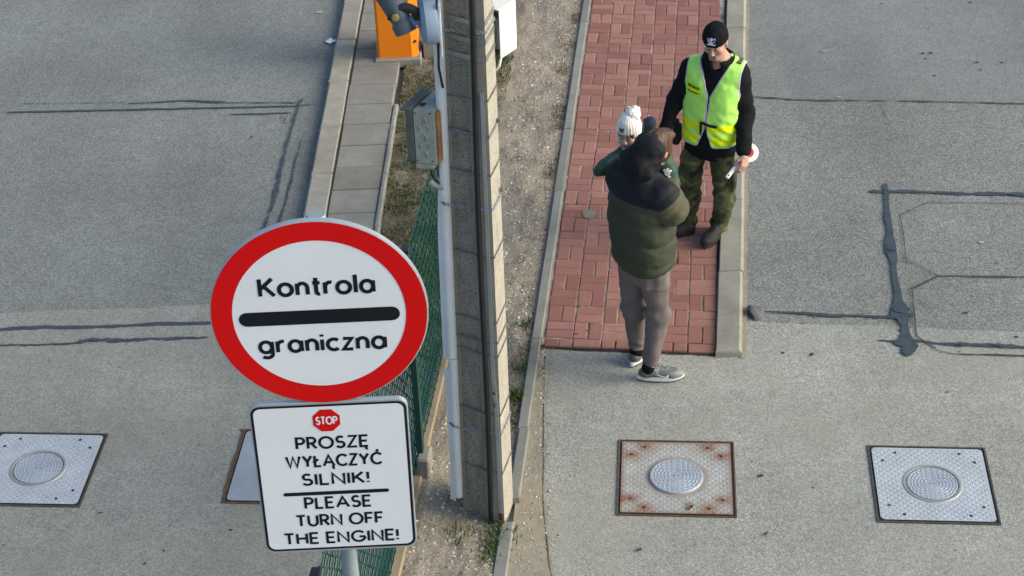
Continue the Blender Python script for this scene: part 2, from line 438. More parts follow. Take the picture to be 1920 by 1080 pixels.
a = t.ramp(t.noise(2.2, 6, .7), [(.3, (.24, .20, .15)), (.5, (.36, .31, .245)), (.7, (.45, .40, .325))])
a = t.mix(t.math('MULTIPLY', t.ramp(t.noise(45, 4, .8), [(.42, 0), (.62, 1)]), .7), a, (.15, .13, .10)); a = t.mix(t.math('MULTIPLY', t.ramp(t.noise(130, 2, .8), [(.5, 0), (.62, 1)]), .6), a, (.52, .47, .40))
a = t.mix(t.ramp(t.voro(42, 'Color'), [(.9, 0), (.93, .6)], 'CONSTANT'), a, (.56, .52, .45))
a = t.mix(t.math('MULTIPLY', t.attr('turf'), t.ramp(t.noise(7, 5, .7), [(.3, .45), (.6, 1)])), a, (.085, .075, .045))
t.bump(t.noise(38, 5, .8), .8, .03); SOIL = t.done(a, .95, 0, .1)

# ------------------------------------------------------------ helpers along the lanes
def lineX(p, q): return lambda y: p[0]+(q[0]-p[0])*(y-p[1])/(q[1]-p[1])
fenceX = lambda y: -.65+.126*(y-9.3)
edgeX = lambda y: .192+.119*(y-10.63)               # right side of the grey edging
kerbIn = lambda y: 1.400+.1302*(y-10.472)           # brick side of the right kerb
kerbOut = lambda y: kerbIn(y)+.18
kLo = lambda y: -1.6+.0294*(y-12.57)                # road side of the left kerb
kLi = lambda y: kLo(y)+.185
slR = lambda y: -1.045+.043*(y-12.17)               # end of the slabs
def sheet(name, pts, z, mat, kind='structure'):
    o = obj(name, [(p[0], p[1], z) for p in pts], [tuple(range(len(pts)))], mat); return tag(o, kind=kind)
def band(name, left, right, y0, y1, z, mat, n=40, kind='structure', jag=0, seed=0):
    ys = np.linspace(y0, y1, n); vs = []
    for y in ys:
        j = jag*float(vnoise(V(y, 0, seed), 5, seed)) if jag else 0; k = jag*float(vnoise(V(y, 3, seed), 7, seed)) if jag else 0
        vs += [(left(y)+j, y, z), (right(y)+k, y, z)]
    o = obj(name, vs, [(2*i, 2*i+1, 2*i+3, 2*i+2) for i in range(n-1)], mat); return tag(o, kind=kind)

GROUND = M('far_ground', (.2, .2, .18), .95)
sheet('ground', [(-160, -60), (160, -60), (160, 260), (-160, 260)], -.02, GROUND)
sheet('road', [(-14, -6), (-.3, -6), (-.3, 10.0), (-1.3, 10.0), (-1.3, 46), (-14, 46)], 0, A_LEFT)
bl = at(1420, 186); br = at(1920, 195)
sheet('road', [(.2, -6), (14, -6), (14, bl[1]+(14-bl[0])*(br[1]-bl[1])/(br[0]-bl[0])), tuple(bl[:2]), (1.85, bl[1]), (1.3, 10.0), (.2, 10)], 0, A_RIGHT)
sheet('road', [(1.85, bl[1]), tuple(bl[:2]), (14, bl[1]+(14-bl[0])*(br[1]-bl[1])/(br[0]-bl[0])), (14, 46), (1.85, 46)], 0, A_UP)
def wavy(p, q, n, amp, seed):
    p, q = V(*p), V(*q); o = nrm(V(-(q-p)[1], (q-p)[0])); return [p+(q-p)*i/(n-1)+o*amp*float(vnoise(V(i*.37, seed, 0), 1, seed)) for i in range(n)]
L0 = at(0, 588)[:2]; L1 = at(390, 571)[:2]; dl = (L1-L0)/(L1[0]-L0[0])
top = [L0+dl*(x-L0[0]) for x in (-14, -.35)]
sheet('pavement', [(-14, -6), (-.3-1.7, -6), (fenceX(4.0)+.02, 4.0), (fenceX(10.9)+.02, 10.9)]+[tuple(p) for p in wavy(top[1], top[0], 60, .02, 3)], .004, CONC_L)
R0 = at(1405, 603)[:2]; R1 = at(1920, 622)[:2]; dr = (R1-R0)/(R1[0]-R0[0])
ap = [at(1035, 1080)[:2], at(1018, 941)[:2], at(1020, 701)[:2], at(1024, 668)[:2]]
sheet('pavement', [(-.35, -6), (14, -6)]+[tuple(p) for p in wavy(R0+dr*(14-R0[0]), R0, 60, .015, 5)]+[(1.35, R0[1]), (1.3, 10.6), (.2, 10.75)]+[tuple(p) for p in ap[::-1]], .004, CONC_R)
sandR = lambda y: float(np.interp(y, [-6, ap[0][1], ap[1][1], ap[2][1], 10.76], [-.9, ap[0][0], ap[1][0], ap[2][0], .25]))
band('sandy_strip', lambda y: edgeX(y)-.02, lambda y: sandR(y)+.012, 3.0, 10.72, .008, SAND, 90, jag=.012, seed=2)
for k in range(0): pass

# soil bed between the lanes, a real uneven sheet
def soilL(y):
    a = slR(y)+.05; b = fenceX(y)+.03
    return a if y > 10.75 else (b if y < 10.45 else b+(a-b)*(y-10.45)/.3)
nu, nv = 70, 420; vs = []; turf = []
ys = np.linspace(3.2, 24, nv)
for y in ys:
    a, b = soilL(y), edgeX(y)-.07
    for i in range(nu):
        u = i/(nu-1); x = a+(b-a)*u; p = V(x, y, 0)
        e = min(1, 8*u, 8*(1-u))
        z = .022+e*(.022*float(vnoise(p, 2.1, 1))+.012*float(vnoise(p, 9, 2))+.007*float(vnoise(p, 26, 3)))
        vs.append((x, y, z))
        g = 0.0
        if y > 10.4: g = max(0, 1-max(0, x-fenceX(y)+.10)/.14)
        turf.append(g*(.75+.25*float(vnoise(p, 3, 6))))
soil = obj('soil_bed', vs, [(r*nu+i, r*nu+i+1, (r+1)*nu+i+1, (r+1)*nu+i) for r in range(nv-1) for i in range(nu-1)], SOIL, smooth=True); tag(soil, kind='structure')
at_ = soil.data.attributes.new('turf', 'FLOAT', 'POINT'); at_.data.foreach_set('value', np.array(turf, np.float32))
SOILT = BVHTree.FromPolygons(vs, [(r*nu+i, r*nu+i+1, (r+1)*nu+i+1, (r+1)*nu+i) for r in range(nv-1) for i in range(nu-1)])
def soil_z(x, y):
    q = SOILT.ray_cast(Vector((x, y, 1)), Vector((0, 0, -1)))[0]; return q[2] if q else .0

# grass and gravel: nobody could count them
GRASS = NT('grass_blades'); GRASS = GRASS.done(GRASS.ramp(GRASS.island(), [(0, (.035, .055, .014)), (.35, (.085, .085, .03)), (.7, (.19, .16, .08)), (1, (.27, .22, .13))]), .9, 0, .2)
GREEN = NT('green_blades'); GREEN = GREEN.done(GREEN.ramp(GREEN.island(), [(0, (.025, .055, .01)), (.6, (.055, .1, .022)), (1, (.15, .15, .06))]), .9, 0, .2)
gv = []; gf = []; gm = []
def blade(x, y, h, green):
    z = soil_z(x, y)-.004; a = RNG.random()*6.28; w = .0022+.002*RNG.random(); b = a+RNG.normal()*.8+1.57; l = h*(.5+RNG.random()*.9)
    dx, dy = math.cos(b)*l*.8, math.sin(b)*l*.8; n = len(gv); wx, wy = math.cos(a)*w, math.sin(a)*w
    gv.extend([(x-wx, y-wy, z), (x+wx, y+wy, z), (x+dx*.4+wx*.8, y+dy*.4+wy*.8, z+l*.75), (x+dx*.4-wx*.8, y+dy*.4-wy*.8, z+l*.75), (x+dx, y+dy, z+l*.95)])
    gf.extend([(n, n+1, n+2, n+3), (n+3, n+2, n+4)]); gm.extend([green, green])
def scatter(n, fx, dens, h, pg):
    k = 0; tries = 0
    while k < n and tries < n*30:
        tries += 1; x, y = fx()
        if RNG.random() < dens(x, y):
            blade(x, y, h*(.7+.6*RNG.random()), 1 if RNG.random() < pg(x, y) else 0); k += 1
def fx_left():
    y = 10.8+RNG.random()*4.6; a = soilL(y); return a+RNG.random()*(fenceX(y)+.03-a), y
def clump(x, y, s, t0): return max(0, min(1, (float(vnoise(V(x, y, 0), s, 9))-t0)*4))
gpatch = [at(745, 350)[:2], at(757, 335)[:2], at(740, 370)[:2]]
green_l = lambda x, y: .24+.8*max(math.exp(-((x-g[0])**2+(y-g[1])**2)/.03) for g in gpatch)
scatter(15000, fx_left, lambda x, y: .25+.75*clump(x, y, 6, -.25), .026, green_l)
def fx_edge():
    y = 8.3+RNG.random()*9; return edgeX(y)-.08-abs(RNG.normal())*.07, y
scatter(2200, fx_edge, lambda x, y: .08+.9*clump(x, y, 4, .05), .017, lambda x, y: .12)
def fx_mid():
    y = 7.5+RNG.random()*10; a, b = soilL(y), edgeX(y)-.08; return a+RNG.random()*(b-a), y
scatter(900, fx_mid, lambda x, y: clump(x, y, 5, .45), .022, lambda x, y: .2)
for (px, py, n, s) in ((930, 1010, 130, .06), (945, 990, 60, .03), (862, 1000, 50, .05), (968, 742, 160, .035), (985, 610, 50, .03), (940, 115, 120, .05), (915, 1045, 60, .05), (990, 690, 90, .05), (1000, 655, 60, .03)):
    c = at(px, py, .03)
    for _ in range(n): blade(c[0]+RNG.normal()*s, c[1]+RNG.normal()*s, .05, 1)
tag(obj('grass', gv, gf, [GRASS, GREEN], midx=gm), 'dry and green grass tufts growing in the soil strip', 'grass', kind='stuff')
STONE = NT('gravel_stones'); STONE = STONE.done(STONE.ramp(STONE.island(), [(0, (.2, .175, .14)), (.5, (.38, .34, .28)), (.85, (.5, .46, .4)), (1, (.7, .68, .62))]), .9, 0, .2)
ico_v = [V(0, 0, 1), V(.9, 0, .1), V(.28, .85, .1), V(-.72, .53, .1), V(-.72, -.53, .1), V(.28, -.85, .1), V(0, 0, -.6)]
ico_f = [(0, 1, 2), (0, 2, 3), (0, 3, 4), (0, 4, 5), (0, 5, 1), (6, 2, 1), (6, 3, 2), (6, 4, 3), (6, 5, 4), (6, 1, 5)]
mb = MB()
for _ in range(9500):
    y = 7.4+RNG.random()*9.5; a, b = soilL(y)+.02, edgeX(y)-.09
    if y > 10.7: a = fenceX(y)+.1
    x = a+RNG.random()*(b-a); r = .0028+.011*RNG.random()**4.5
    th = RNG.random()*6.28; sc = V(1+.5*RNG.random(), .8+.3*RNG.random(), .7); z = soil_z(x, y)
    vs_ = []
    for q in ico_v:
        q = q*sc*(1+.25*RNG.normal()); vs_.append((x+r*(q[0]*math.cos(th)-q[1]*math.sin(th)), y+r*(q[0]*math.sin(th)+q[1]*math.cos(th)), z+r*q[2]*.8))
    mb.add(vs_, ico_f)
for _ in range(1500):
    y = 7.2+RNG.random()*3.4; x = edgeX(y)+RNG.random()*(sandR(y)+.05-edgeX(y)); r = .0025+.006*RNG.random()**3
    th = RNG.random()*6.28; mb.add([(x+r*(q[0]*math.cos(th)-q[1]*math.sin(th)), y+r*(q[0]*math.sin(th)+q[1]*math.cos(th)), .009+r*q[2]*.6) for q in [p*(1+.25*RNG.normal()) for p in ico_v]], ico_f)
tag(mb.build('gravel', STONE), 'small pale pebbles scattered over the bare soil', 'gravel', kind='stuff')

# brick pavement, basket weave
def brick_field():
    mb = MB(); p0, p1 = at(1019, 648, .034), at(1341, 666, .034); u = nrm(V(1, -.135, 0)); v = nrm(V(.119, 1, 0)); o = V(p0[0], p0[1], 0); m = .2; g = .0036; zt, zb = .034, .018
    def one(a0, b0, w, h):
        ja, jb, jr = RNG.normal()*.0016, RNG.normal()*.0016, RNG.normal()*.012
        cx, cy = a0+w/2+ja, b0+h/2+jb; hw, hh = w/2-g*(.6+.8*RNG.random()), h/2-g*(.6+.8*RNG.random()); bz = zt+RNG.normal()*.0011; tx, ty = RNG.normal()*.006, RNG.normal()*.006
        def P(dx, dy, z):
            X, Y = dx*math.cos(jr)-dy*math.sin(jr), dx*math.sin(jr)+dy*math.cos(jr); q = o+u*(cx+X)+v*(cy+Y); return (q[0], q[1], z+(tx*dx+ty*dy if z > .03 else 0))
        e = .0045
        vs = [P(-hw, -hh, zb), P(hw, -hh, zb), P(hw, hh, zb), P(-hw, hh, zb), P(-hw, -hh, bz-e), P(hw, -hh, bz-e), P(hw, hh, bz-e), P(-hw, hh, bz-e), P(-hw+e, -hh+e, bz), P(hw-e, -hh+e, bz), P(hw-e, hh-e, bz), P(-hw+e, hh-e, bz)]
        q = o+u*(cx)+v*(cy)
        if q[0]+w/2 > kerbIn(q[1])+.03 or q[0]-w/2 < edgeX(q[1])-.03: return
        mb.add(vs, [(8, 9, 10, 11)]+[(i, (i+1) % 4, 4+(i+1) % 4, 4+i) for i in range(4)]+[(4+i, 4+(i+1) % 4, 8+(i+1) % 4, 8+i) for i in range(4)])
    for j in range(0, 70):
        for i in range(0, 9):
            a0, b0 = i*m, j*m+.1
            if (i+j) % 2: one(a0, b0, .1, .2); one(a0+.1, b0, .1, .2)
            else: one(a0, b0, .2, .1); one(a0, b0+.1, .2, .1)
    for i in range(9):
        if i % 2: one(i*m, 0, .2, .1)
        else: one(i*m, 0, .1, .1); one(i*m+.1, 0, .1, .1)
    return mb
tag(brick_field().build('brick_pavement', BRICK), kind='structure')
band('joint_bed', lambda y: edgeX(y), lambda y: kerbIn(y)-.012, 10.60, 24, .028, JOINT, 30)
# the worn grey patch in the bricks
c = at(1105, 402, .036); sp = [(c[0]+.055*math.cos(a)*(1+.15*math.sin(3*a)), c[1]+.07*math.sin(a), .040) for a in np.linspace(0, 6.28, 15)[:-1]]
tag(obj('mortar_patch', sp, [tuple(range(14))], M('mortar', (.2, .175, .15), .95, .2, 20, .4)), kind='structure')

# kerbs, slabs and edgings in lengths
def stones(name, left, right, y0, y1, step, z0, z1, mat, bev=.008, gap=.003, chamf=0.0):
    mb = MB(); y = y0
    while y < y1:
        b = min(y+step, y1); ya, yb = y+gap, b-gap; jz = RNG.normal()*.002
        xa0, xb0, xa1, xb1 = left(ya), right(ya), left(yb), right(yb); j = RNG.normal()*.002
        lo = [(xa0+j, ya, z0), (xb0+j, ya, z0), (xb1+j, yb, z0), (xa1+j, yb, z0)]
        e = bev; ce = max(bev, chamf); z = z1+jz
        mid = [(xa0+j, ya, z-e), (xb0+j, ya, z-ce), (xb1+j, yb, z-ce), (xa1+j, yb, z-e)]
        tp = [(xa0+e+j, ya+e, z), (xb0-ce+j, ya+e, z), (xb1-ce+j, yb-e, z), (xa1+e+j, yb-e, z)]
        mb.add(lo+mid+tp, [(8, 9, 10, 11)]+[(i, (i+1) % 4, 4+(i+1) % 4, 4+i) for i in range(4)]+[(4+i, 4+(i+1) % 4, 8+(i+1) % 4, 8+i) for i in range(4)])
        y = b
    return tag(mb.build(name, mat), kind='structure')
KEND = at(1370, 660, .05)[1]
stones('kerb', kerbIn, lambda y: kerbIn(y)+.182, KEND, 24, 1.0, 0, .058, KERB_R, .008, .004, .022)
stones('kerb', kLo, kLi, 10.62, 26, .8, 0, .075, KERB_L, .016, .004)
stones('footpath_slabs', lambda y: kLi(y)+.012, slR, 10.62, 26, .355, .0, .070, SLAB, .006, .005)
stones('path_edging', lambda y: slR(y)+.006, lambda y: slR(y)+.05, 10.62, 14.15, .78, .0, .08, EDGE, .012, .003)
stones('path_edging', lambda y: edgeX(y)-.072, lambda y: edgeX(y), 9.66, 24, 1.0, 0, .045, EDGE, .008, .003)
stones('path_edging', lambda y: edgeX(y)-.072, lambda y: edgeX(y), 8.94, 9.652, 1.0, 0, .052, EDGE, .008, .003)
stones('path_edging', lambda y: edgeX(y)-.09, lambda y: edgeX(y)-.006, 3.2, 8.74, 1.0, 0, .04, EDGE, .008, .003)
stones('path_edging', lambda y: fenceX(y)-.035, lambda y: fenceX(y)+.045, 3.2, 10.7, 1.25, 0, .05, concrete('fence_base_stone', (.27, .22, .15), (.12, .1, .07), .6), .008, .004)
band('sandy_strip', lambda y: kerbIn(y)+.17, lambda y: kerbIn(y)+.212, KEND-.02, 24, .009, SAND, 160, jag=.012, seed=8)
band('sandy_strip', lambda y: edgeX(y)-.005, lambda y: edgeX(y)+.012, 10.66, 16, .037, SAND, 90, jag=.006, seed=4)
band('dark_joint', lambda y: kerbIn(y)-.018, lambda y: kerbIn(y)+.004, KEND+.02, 16.5, .031, M('dark_gap', (.03, .027, .024), .95), 90, jag=.006, seed=11)
band('dark_joint', lambda y: kLi(y)-.001, lambda y: kLi(y)+.012, 10.64, 20, .065, M('moss_gap', (.045, .045, .025), .95), 90, jag=.004, seed=12)

# bitumen seams on the lanes: irregular strips with swellings
def tar(pts, w, mat=TAR, rough=.45, seed=1, z=.009):
    P = [at(*p[:2])[:2] for p in pts]; W = [p[2] if len(p) > 2 else w for p in pts]
    d = np.concatenate([[0], np.cumsum([np.linalg.norm(P[i+1]-P[i]) for i in range(len(P)-1)])])
    n = max(6, int(d[-1]/.010)); s = np.linspace(0, d[-1], n)
    X = np.stack([np.interp(s, d, [p[a] for p in P]) for a in (0, 1)], 1); Wd = np.interp(s, d, W)
    vs = []
    for i in range(n):
        t_ = nrm(X[min(i+1, n-1)]-X[max(i-1, 0)]); o = V(-t_[1], t_[0])
        q = V(s[i], seed*3.1, 0)
        c = X[i]+o*Wd[i]*.5*float(vnoise(q, 6, seed))
        a = Wd[i]*(1+rough*(float(vnoise(q, 9, seed+1))+.8*float(vnoise(q, 34, seed+2))+.5*float(vnoise(q, 75, seed+7)))); b = Wd[i]*(1+rough*(float(vnoise(q, 8, seed+3))+.8*float(vnoise(q, 36, seed+4))+.5*float(vnoise(q, 81, seed+8))))
        e = min(1, .45+i/2.5, .45+(n-1-i)/2.5)
        vs += [(*(c-o*max(a, .1*Wd[i])*e), z), (*(c+o*max(b, .1*Wd[i])*e), z)]
    return tag(obj('bitumen_seam', vs, [(2*i, 2*i+1, 2*i+3, 2*i+2) for i in range(n-1)], mat), kind='structure')
tar([(14, 212), (560, 200)], .012, rough=.35, seed=1)
tar([(240, 196), (345, 190, .01), (400, 192, .016), (430, 194), (555, 194)], .006, seed=2, z=.0105)
tar([(430, 216), (545, 213)], .009, seed=3)
tar([(566, 188, .012), (559, 203, .015), (545, 250, .009), (532, 300, .011), (524, 335, .014), (511, 385, .009), (494, 435, .012), (484, 470, .011)], .01, rough=.95, seed=4, z=.012)
tar([(566, 262, .003), (556, 300, .006), (545, 345, .008), (530, 400, .008), (516, 440, .007)], .007, rough=.9, seed=5)
tar([(556, 199), (590, 198, .003)], .008, seed=61, z=.0135)
tar([(525, 220), (537, 224), (530, 231), (540, 233)], .004, seed=62)
tar([(-40, 620), (390, 607), (480, 603)], .019, rough=.35, seed=6)
tar([(-40, 649), (130, 646, .008), (175, 639, .02), (230, 640, .012), (300, 636, .014), (390, 634, .005)], .009, rough=1.0, seed=7)
tar([(1629, 360), (1700, 360, .018), (1800, 364, .02), (1920, 366, .028), (2050, 370)], .02, rough=.4, seed=8)
tar([(1659, 346, .016), (1664, 400, .021), (1670, 440, .026), (1673, 472, .038), (1675, 500, .018), (1680, 540, .022), (1685, 562, .03), (1690, 585, .06), (1690, 600, .066)], .03, rough=.25, seed=9, z=.012)
tar([(1692, 590, .06), (1696, 603, .05), (1697, 612, .026), (1698, 628, .03), (1699, 638, .055), (1699, 650, .068), (1700, 660, .05), (1700, 670, .022)], .05, rough=.3, seed=10, z=.0135)
tar([(1425, 586, .006), (1500, 588, .014), (1560, 592, .018), (1620, 594, .012), (1690, 598, .02)], .014, rough=.5, seed=11, z=.0105)
tar([(1646, 640, .006), (1680, 643, .01), (1730, 643, .014), (1760, 646, .006), (1800, 648, .02), (1850, 650, .018), (1920, 651, .026), (2050, 655)], .016, rough=.6, seed=12, z=.0105)
for k, pl in enumerate(([(1704, 546), (1760, 519), (1920, 521), (2050, 524)], [(1710, 546), (1713, 590), (1718, 632), (1760, 660), (1790, 666), (1920, 669), (2000, 670)])):
    tar(pl, .0075, TARTHIN, .5, 20+k, .0105+.0015*k)
for k, pl in enumerate(([(1687, 405), (1694, 440), (1699, 495)], [(1687, 405), (1740, 381), (1920, 383)], [(1692, 484), (1720, 498), (1762, 520)])):
    tar(pl, .0035, TARTHIN, .6, 30+k, .0105)
tar([(1410, 182), (1500, 189, .01), (1640, 190), (1780, 192), (1920, 196), (2100, 203)], .007, TARTHIN, .9, 40)
tar([(1022, 668), (1020, 701), (1019, 820), (1018, 941), (1028, 1047), (1036, 1090)], .0035, M('edge_crack', (.07, .062, .05), .95), 1.0, 43)
tar([(1012, 645), (1040, 655), (1120, 660), (1200, 663), (1345, 668)], .005, M('edge_crack', (.06, .055, .045), .95), 1.3, 44)
tar([(1648, 195), (1662, 222)], .004, TARTHIN, .9, 41)
tar([(40, 196), (240, 193)], .0025, TARTHIN, .9, 42)
# oil spots and dirt on the lanes
OIL = M('oil_spot', (.045, .045, .045), .8, .3, 30)
def spot(px, py, r, ell=1.0, mat=OIL, z=.0075, seed=0):
    c = at(px, py); n = 16
    vs = [(c[0]+r*ell*math.cos(a)*(1+.45*float(vnoise(V(math.cos(a), math.sin(a), seed), 1.7, seed))), c[1]+r*math.sin(a)*(1+.45*float(vnoise(V(math.cos(a), math.sin(a), seed), 1.9, seed+5))), z) for a in np.linspace(0, 2*math.pi, n+1)[:-1]]
    return vs
mb = MB()
SP = [(1730, 101, .011, 1.8), (1746, 100, .015, 1.5), (1736, 111, .01, 1.2), (1767, 126, .008, 1), (1752, 143, .009, 2), (1832, 118, .014, 1.2), (1838, 131, .011, 1.2), (1879, 118, .012, 1.2), (1820, 5, .012, 1.4), (1741, 54, .007, 1.2), (1653, 8, .008, 1.8),
      (1810, 588, .014, 1.3), (1503, 608, .009, 1), (1417, 617, .007, 1), (1199, 1031, .012, 1.2), (1426, 893, .01, 2), (1090, 770, .006, 1), (1905, 633, .012, 1.3), (1468, 663, .01, 1.4), (1522, 665, .012, 1.2), (1520, 668, .006, 2),
      (472, 258, .012, 1), (510, 315, .008, 1), (112, 178, .008, 1), (34, 180, .008, 1), (188, 963, .01, 1.6), (373, 836, .007, 1.2), (306, 815, .006, 1.2), (433, 995, .012, 1), (307, 1034, .009, 1), (272, 1058, .01, 1), (318, 988, .006, 1), (117, 628, .006, 1)]
for i, (px, py, r, e) in enumerate(SP): mb.add(spot(px, py, r, e, seed=i), [tuple(range(16))])
for _ in range(130):
    px, py = RNG.random()*1920, RNG.random()*1080
    if 560 < px < 1430 and not (1030 < px and py > 720): continue
    mb.add(spot(px, py, .002+.004*RNG.random()**2, 1+RNG.random(), seed=RNG.random()*50), [tuple(range(16))])
tag(mb.build('road_stains', OIL), kind='structure')
mb = MB()
for i, (px, py, r, e) in enumerate([(1699, 645, .05, 1.5), (1672, 642, .012, 1.8), (1722, 642, .02, 1.6), (1700, 662, .035, 1.2), (1688, 620, .01, 1), (1706, 617, .009, 1), (1690, 584, .045, 1.4), (1709, 593, .02, 1.5), (1673, 470, .026, 1.2), (566, 190, .012, 1.2), (524, 333, .013, 1.1), (175, 640, .014, 2), (1900, 366, .016, 2.4), (1800, 648, .016, 2), (1870, 650, .016, 2.2)]): mb.add(spot(px, py, r, e, z=.0145+.0003*i, seed=i+140), [tuple(range(16))])
tag(mb.build('bitumen_spots', TAR), kind='structure')
mb = MB()
for i, (px, py, r, e) in enumerate([(1839, 455, .02, 1.1), (1822, 484, .01, 1.6), (1545, 97, .012, 2.5), (600, 24, .02, 1.6), (1573, 183, .01, 3)]): mb.add(spot(px, py, r, e, seed=i+70), [tuple(range(16))])
tag(mb.build('road_stains', M('pale_spot', (.34, .34, .32), .9, .3, 30)), kind='structure')
mb = MB()
for i, (px, py, r, e) in enumerate([(1085, 590, .02, 1.3), (1080, 642, .016, 1.3), (1100, 636, .012, 1.2), (1092, 629, .008, 1)]): mb.add([(a, b, .0385) for a, b, _ in spot(px, py-8, r*.6, e, seed=i+80)], [tuple(range(16))])
tag(mb.build('path_stains', OIL), kind='structure')
# ------------------------------------------------------------ inspection plates
GALV = M('galvanised_steel', (.40, .44, .48), .55, .1, 5, .25, metal=.25, spec=.5, bscale=140)
RUST = M('rusted_steel', (.12, .075, .045), .9, .4, 15, .4)
DARKGAP = M('dark_recess', (.035, .032, .03), .95)
def plate_mat(name, c, rust=True):
    t = NT(name)
    a = t.mix(t.ramp(t.noise(6, 5), [(.3, 0), (.7, 1)]), tuple(v*.88 for v in c), tuple(v*1.1 for v in c))
    if rust:
        k = t.math('MULTIPLY', t.attr('rust'), t.ramp(t.noise(40, 5, .8), [(.3, .45), (.55, 1)])); a = t.mix(k, a, (.24, .105, .065))
        g = t.math('MULTIPLY', t.ramp(t.noise(9, 6, .7), [(.4, 0), (.65, 1)]), .55); a = t.mix(g, a, (.29, .26, .2))
    return t.done(a, .5, .15, .4)
P_CLEAN = plate_mat('plate_steel', (.42, .46, .50), False); P_RUST = plate_mat('plate_rusty', (.40, .41, .40), True)
COVER = M('cover_aluminium', (.37, .41, .47), .5, .1, 4, .2, metal=.2, spec=.45)
def plate(name, TL, TR, BR, BL, label, mat, studs=True, cover='ring', rusty=False, bolts=8, rim=None, corner=.03):
    """square steel plate set in the paving; corners on the ground"""
    TL, TR, BR, BL = [np.asarray(p, float) for p in (TL, TR, BR, BL)]
    c = (TL+TR+BR+BL)/4; u = nrm(TR-TL+BR-BL); v = nrm(TL-BL+TR-BR); S = (np.linalg.norm(TR-TL)+np.linalg.norm(BR-BL))/2; v = V(-u[1], u[0], 0)
    root = thing(name, c, label, 'manhole cover', 'steel inspection plates set in the lanes')
    W = lambda a, b, z: c+u*a+v*b+V(0, 0, z)
    h = S/2; fw_ = .008 if rusty else .012
    mb = MB()                                           # frame: four bars, mitred
    for k in range(4):
        a = [(-1, -1), (1, -1), (1, 1), (-1, 1)]; p, q = a[k], a[(k+1) % 4]; w = fw_
        o1, o2 = V(*p)*h, V(*q)*h; i1, i2 = V(*p)*(h-w), V(*q)*(h-w)
        mb.prism([W(*o1, .005), W(*o2, .005), W(*i2, .005), W(*i1, .005)], V(0, 0, .006))
    mb.build('frame', rim or RUST, root)
    obj('recess', [W(-h+.012, -h+.012, .006), W(h-.012, -h+.012, .006), W(h-.012, h-.012, .006), W(-h+.012, h-.012, .006)], [(0, 1, 2, 3)], DARKGAP, root)
    hp = h-.024; r = corner
    ring = []
    for (sx, sy, a0) in ((1, 1, 0), (-1, 1, 90), (-1, -1, 180), (1, -1, 270)):
        for i in range(6):
            a = math.radians(a0+i*18); ring.append((sx*(hp-r)+r*math.cos(a), sy*(hp-r)+r*math.sin(a)))
    pos = [(sx*S*.385, sy*S*.29) for sx in (-1, 1) for sy in (-1, 1)]+[(sx*S*.27, sy*S*.40) for sx in (-1, 1) for sy in (-1, 1)]
    # top sheet as a fine grid clipped to the rounded outline
    def rust_at(a, b):
        d = min(math.hypot((a-x)/1.25, b-y) for x, y in pos); e = min(hp-abs(a), hp-abs(b)); rr = abs(math.hypot(a, b)-S*.245)
        return min(1, 1.2*math.exp(-(d/.048)**2)+.8*math.exp(-(e/.022)**2)+.55*math.exp(-(rr/.018)**2)+(1.0*math.exp(-(((a-.07)/.03)**2+((b+.26)/.02)**2)) if rusty else 0))
    N = 72; vs = []; rust = []; trust = []
    for j in range(N+1):
        for i in range(N+1):
            a, b = (i/N*2-1)*hp, (j/N*2-1)*hp
            ax, by = abs(a)-(hp-r), abs(b)-(hp-r)
            if ax > 0 and by > 0:
                l = math.hypot(ax, by)
                if l > r: a, b = math.copysign(hp-r+ax*r/l, a), math.copysign(hp-r+by*r/l, b)
            vs.append(W(a, b, .0125))
            rust.append(rust_at(a, b))
    pl = obj('plate', vs, [(j*(N+1)+i, j*(N+1)+i+1, (j+1)*(N+1)+i+1, (j+1)*(N+1)+i) for j in range(N) for i in range(N)], mat, root)
    at2 = pl.data.attributes.new('rust', 'FLOAT', 'POINT'); at2.data.foreach_set('value', np.array(rust, np.float32))
    if studs:                                          # raised tread lozenges, alternately turned
        mb = MB(); st = .0235; k = int(2*hp/st); rc = S*.255
        for j in range(k):
            for i in range(k):
                a, b = -hp+st*(i+.6), -hp+st*(j+.6)
                if cover and math.hypot(a, b) < rc+.01: continue
                if max(abs(a), abs(b)) > hp-.012: continue
                trust += [rust_at(a, b)]*5
                th = math.radians(45 if (i+j) % 2 else -45); e1 = V(math.cos(th), math.sin(th))*.0095; e2 = V(-math.sin(th), math.cos(th))*.004
                mb.add([W(a-e1[0], b-e1[1], .0127), W(a-e2[0], b-e2[1], .0127), W(a+e1[0], b+e1[1], .0127), W(a+e2[0], b+e2[1], .0127), W(a, b, .0158)], [(0, 1, 4), (1, 2, 4), (2, 3, 4), (3, 0, 4)])
        td = mb.build('tread', mat, pl); td.data.attributes.new('rust', 'FLOAT', 'POINT').data.foreach_set('value', np.array(trust, np.float32))
    for (a, b) in pos[:bolts]:
        mb = MB(); mb.lathe(W(a, b, .0128), (0, 0, 1), [(.011, 0), (.011, .0012), (.006, .0014)], 12); mb.build('bolt', DARKGAP if studs else GALV, root)
        if not studs:
            pass
    if cover:
        R = S*.243
        if cover == 'ring':
            mb = MB(); mb.lathe(W(0, 0, .0125), (0, 0, 1), [(R+.004, 0), (R, .004), (R-.016, .004), (R-.018, .001)], 64, False); mb.build('cover_ring', M('ring_zinc', (.32, .33, .31), .5, .15, 8, metal=.3), root)
            mb = MB(); mb.lathe(W(0, 0, .0129), (0, 0, 1), [(R-.014, 0), (R-.018, .0008)], 64, True); mb.build('gap', DARKGAP, root)
            Rc, z0 = R-.021, .0145
        else:
            Rc, z0 = R-.012, .025
        mb = MB(); mb.lathe(W(0, 0, .0129), (0, 0, 1), [(Rc, 0), (Rc, z0-.0129-.003), (Rc-.003, z0-.0129)], 64)
        zt = z0+.0003                                   # raised concentric dashes
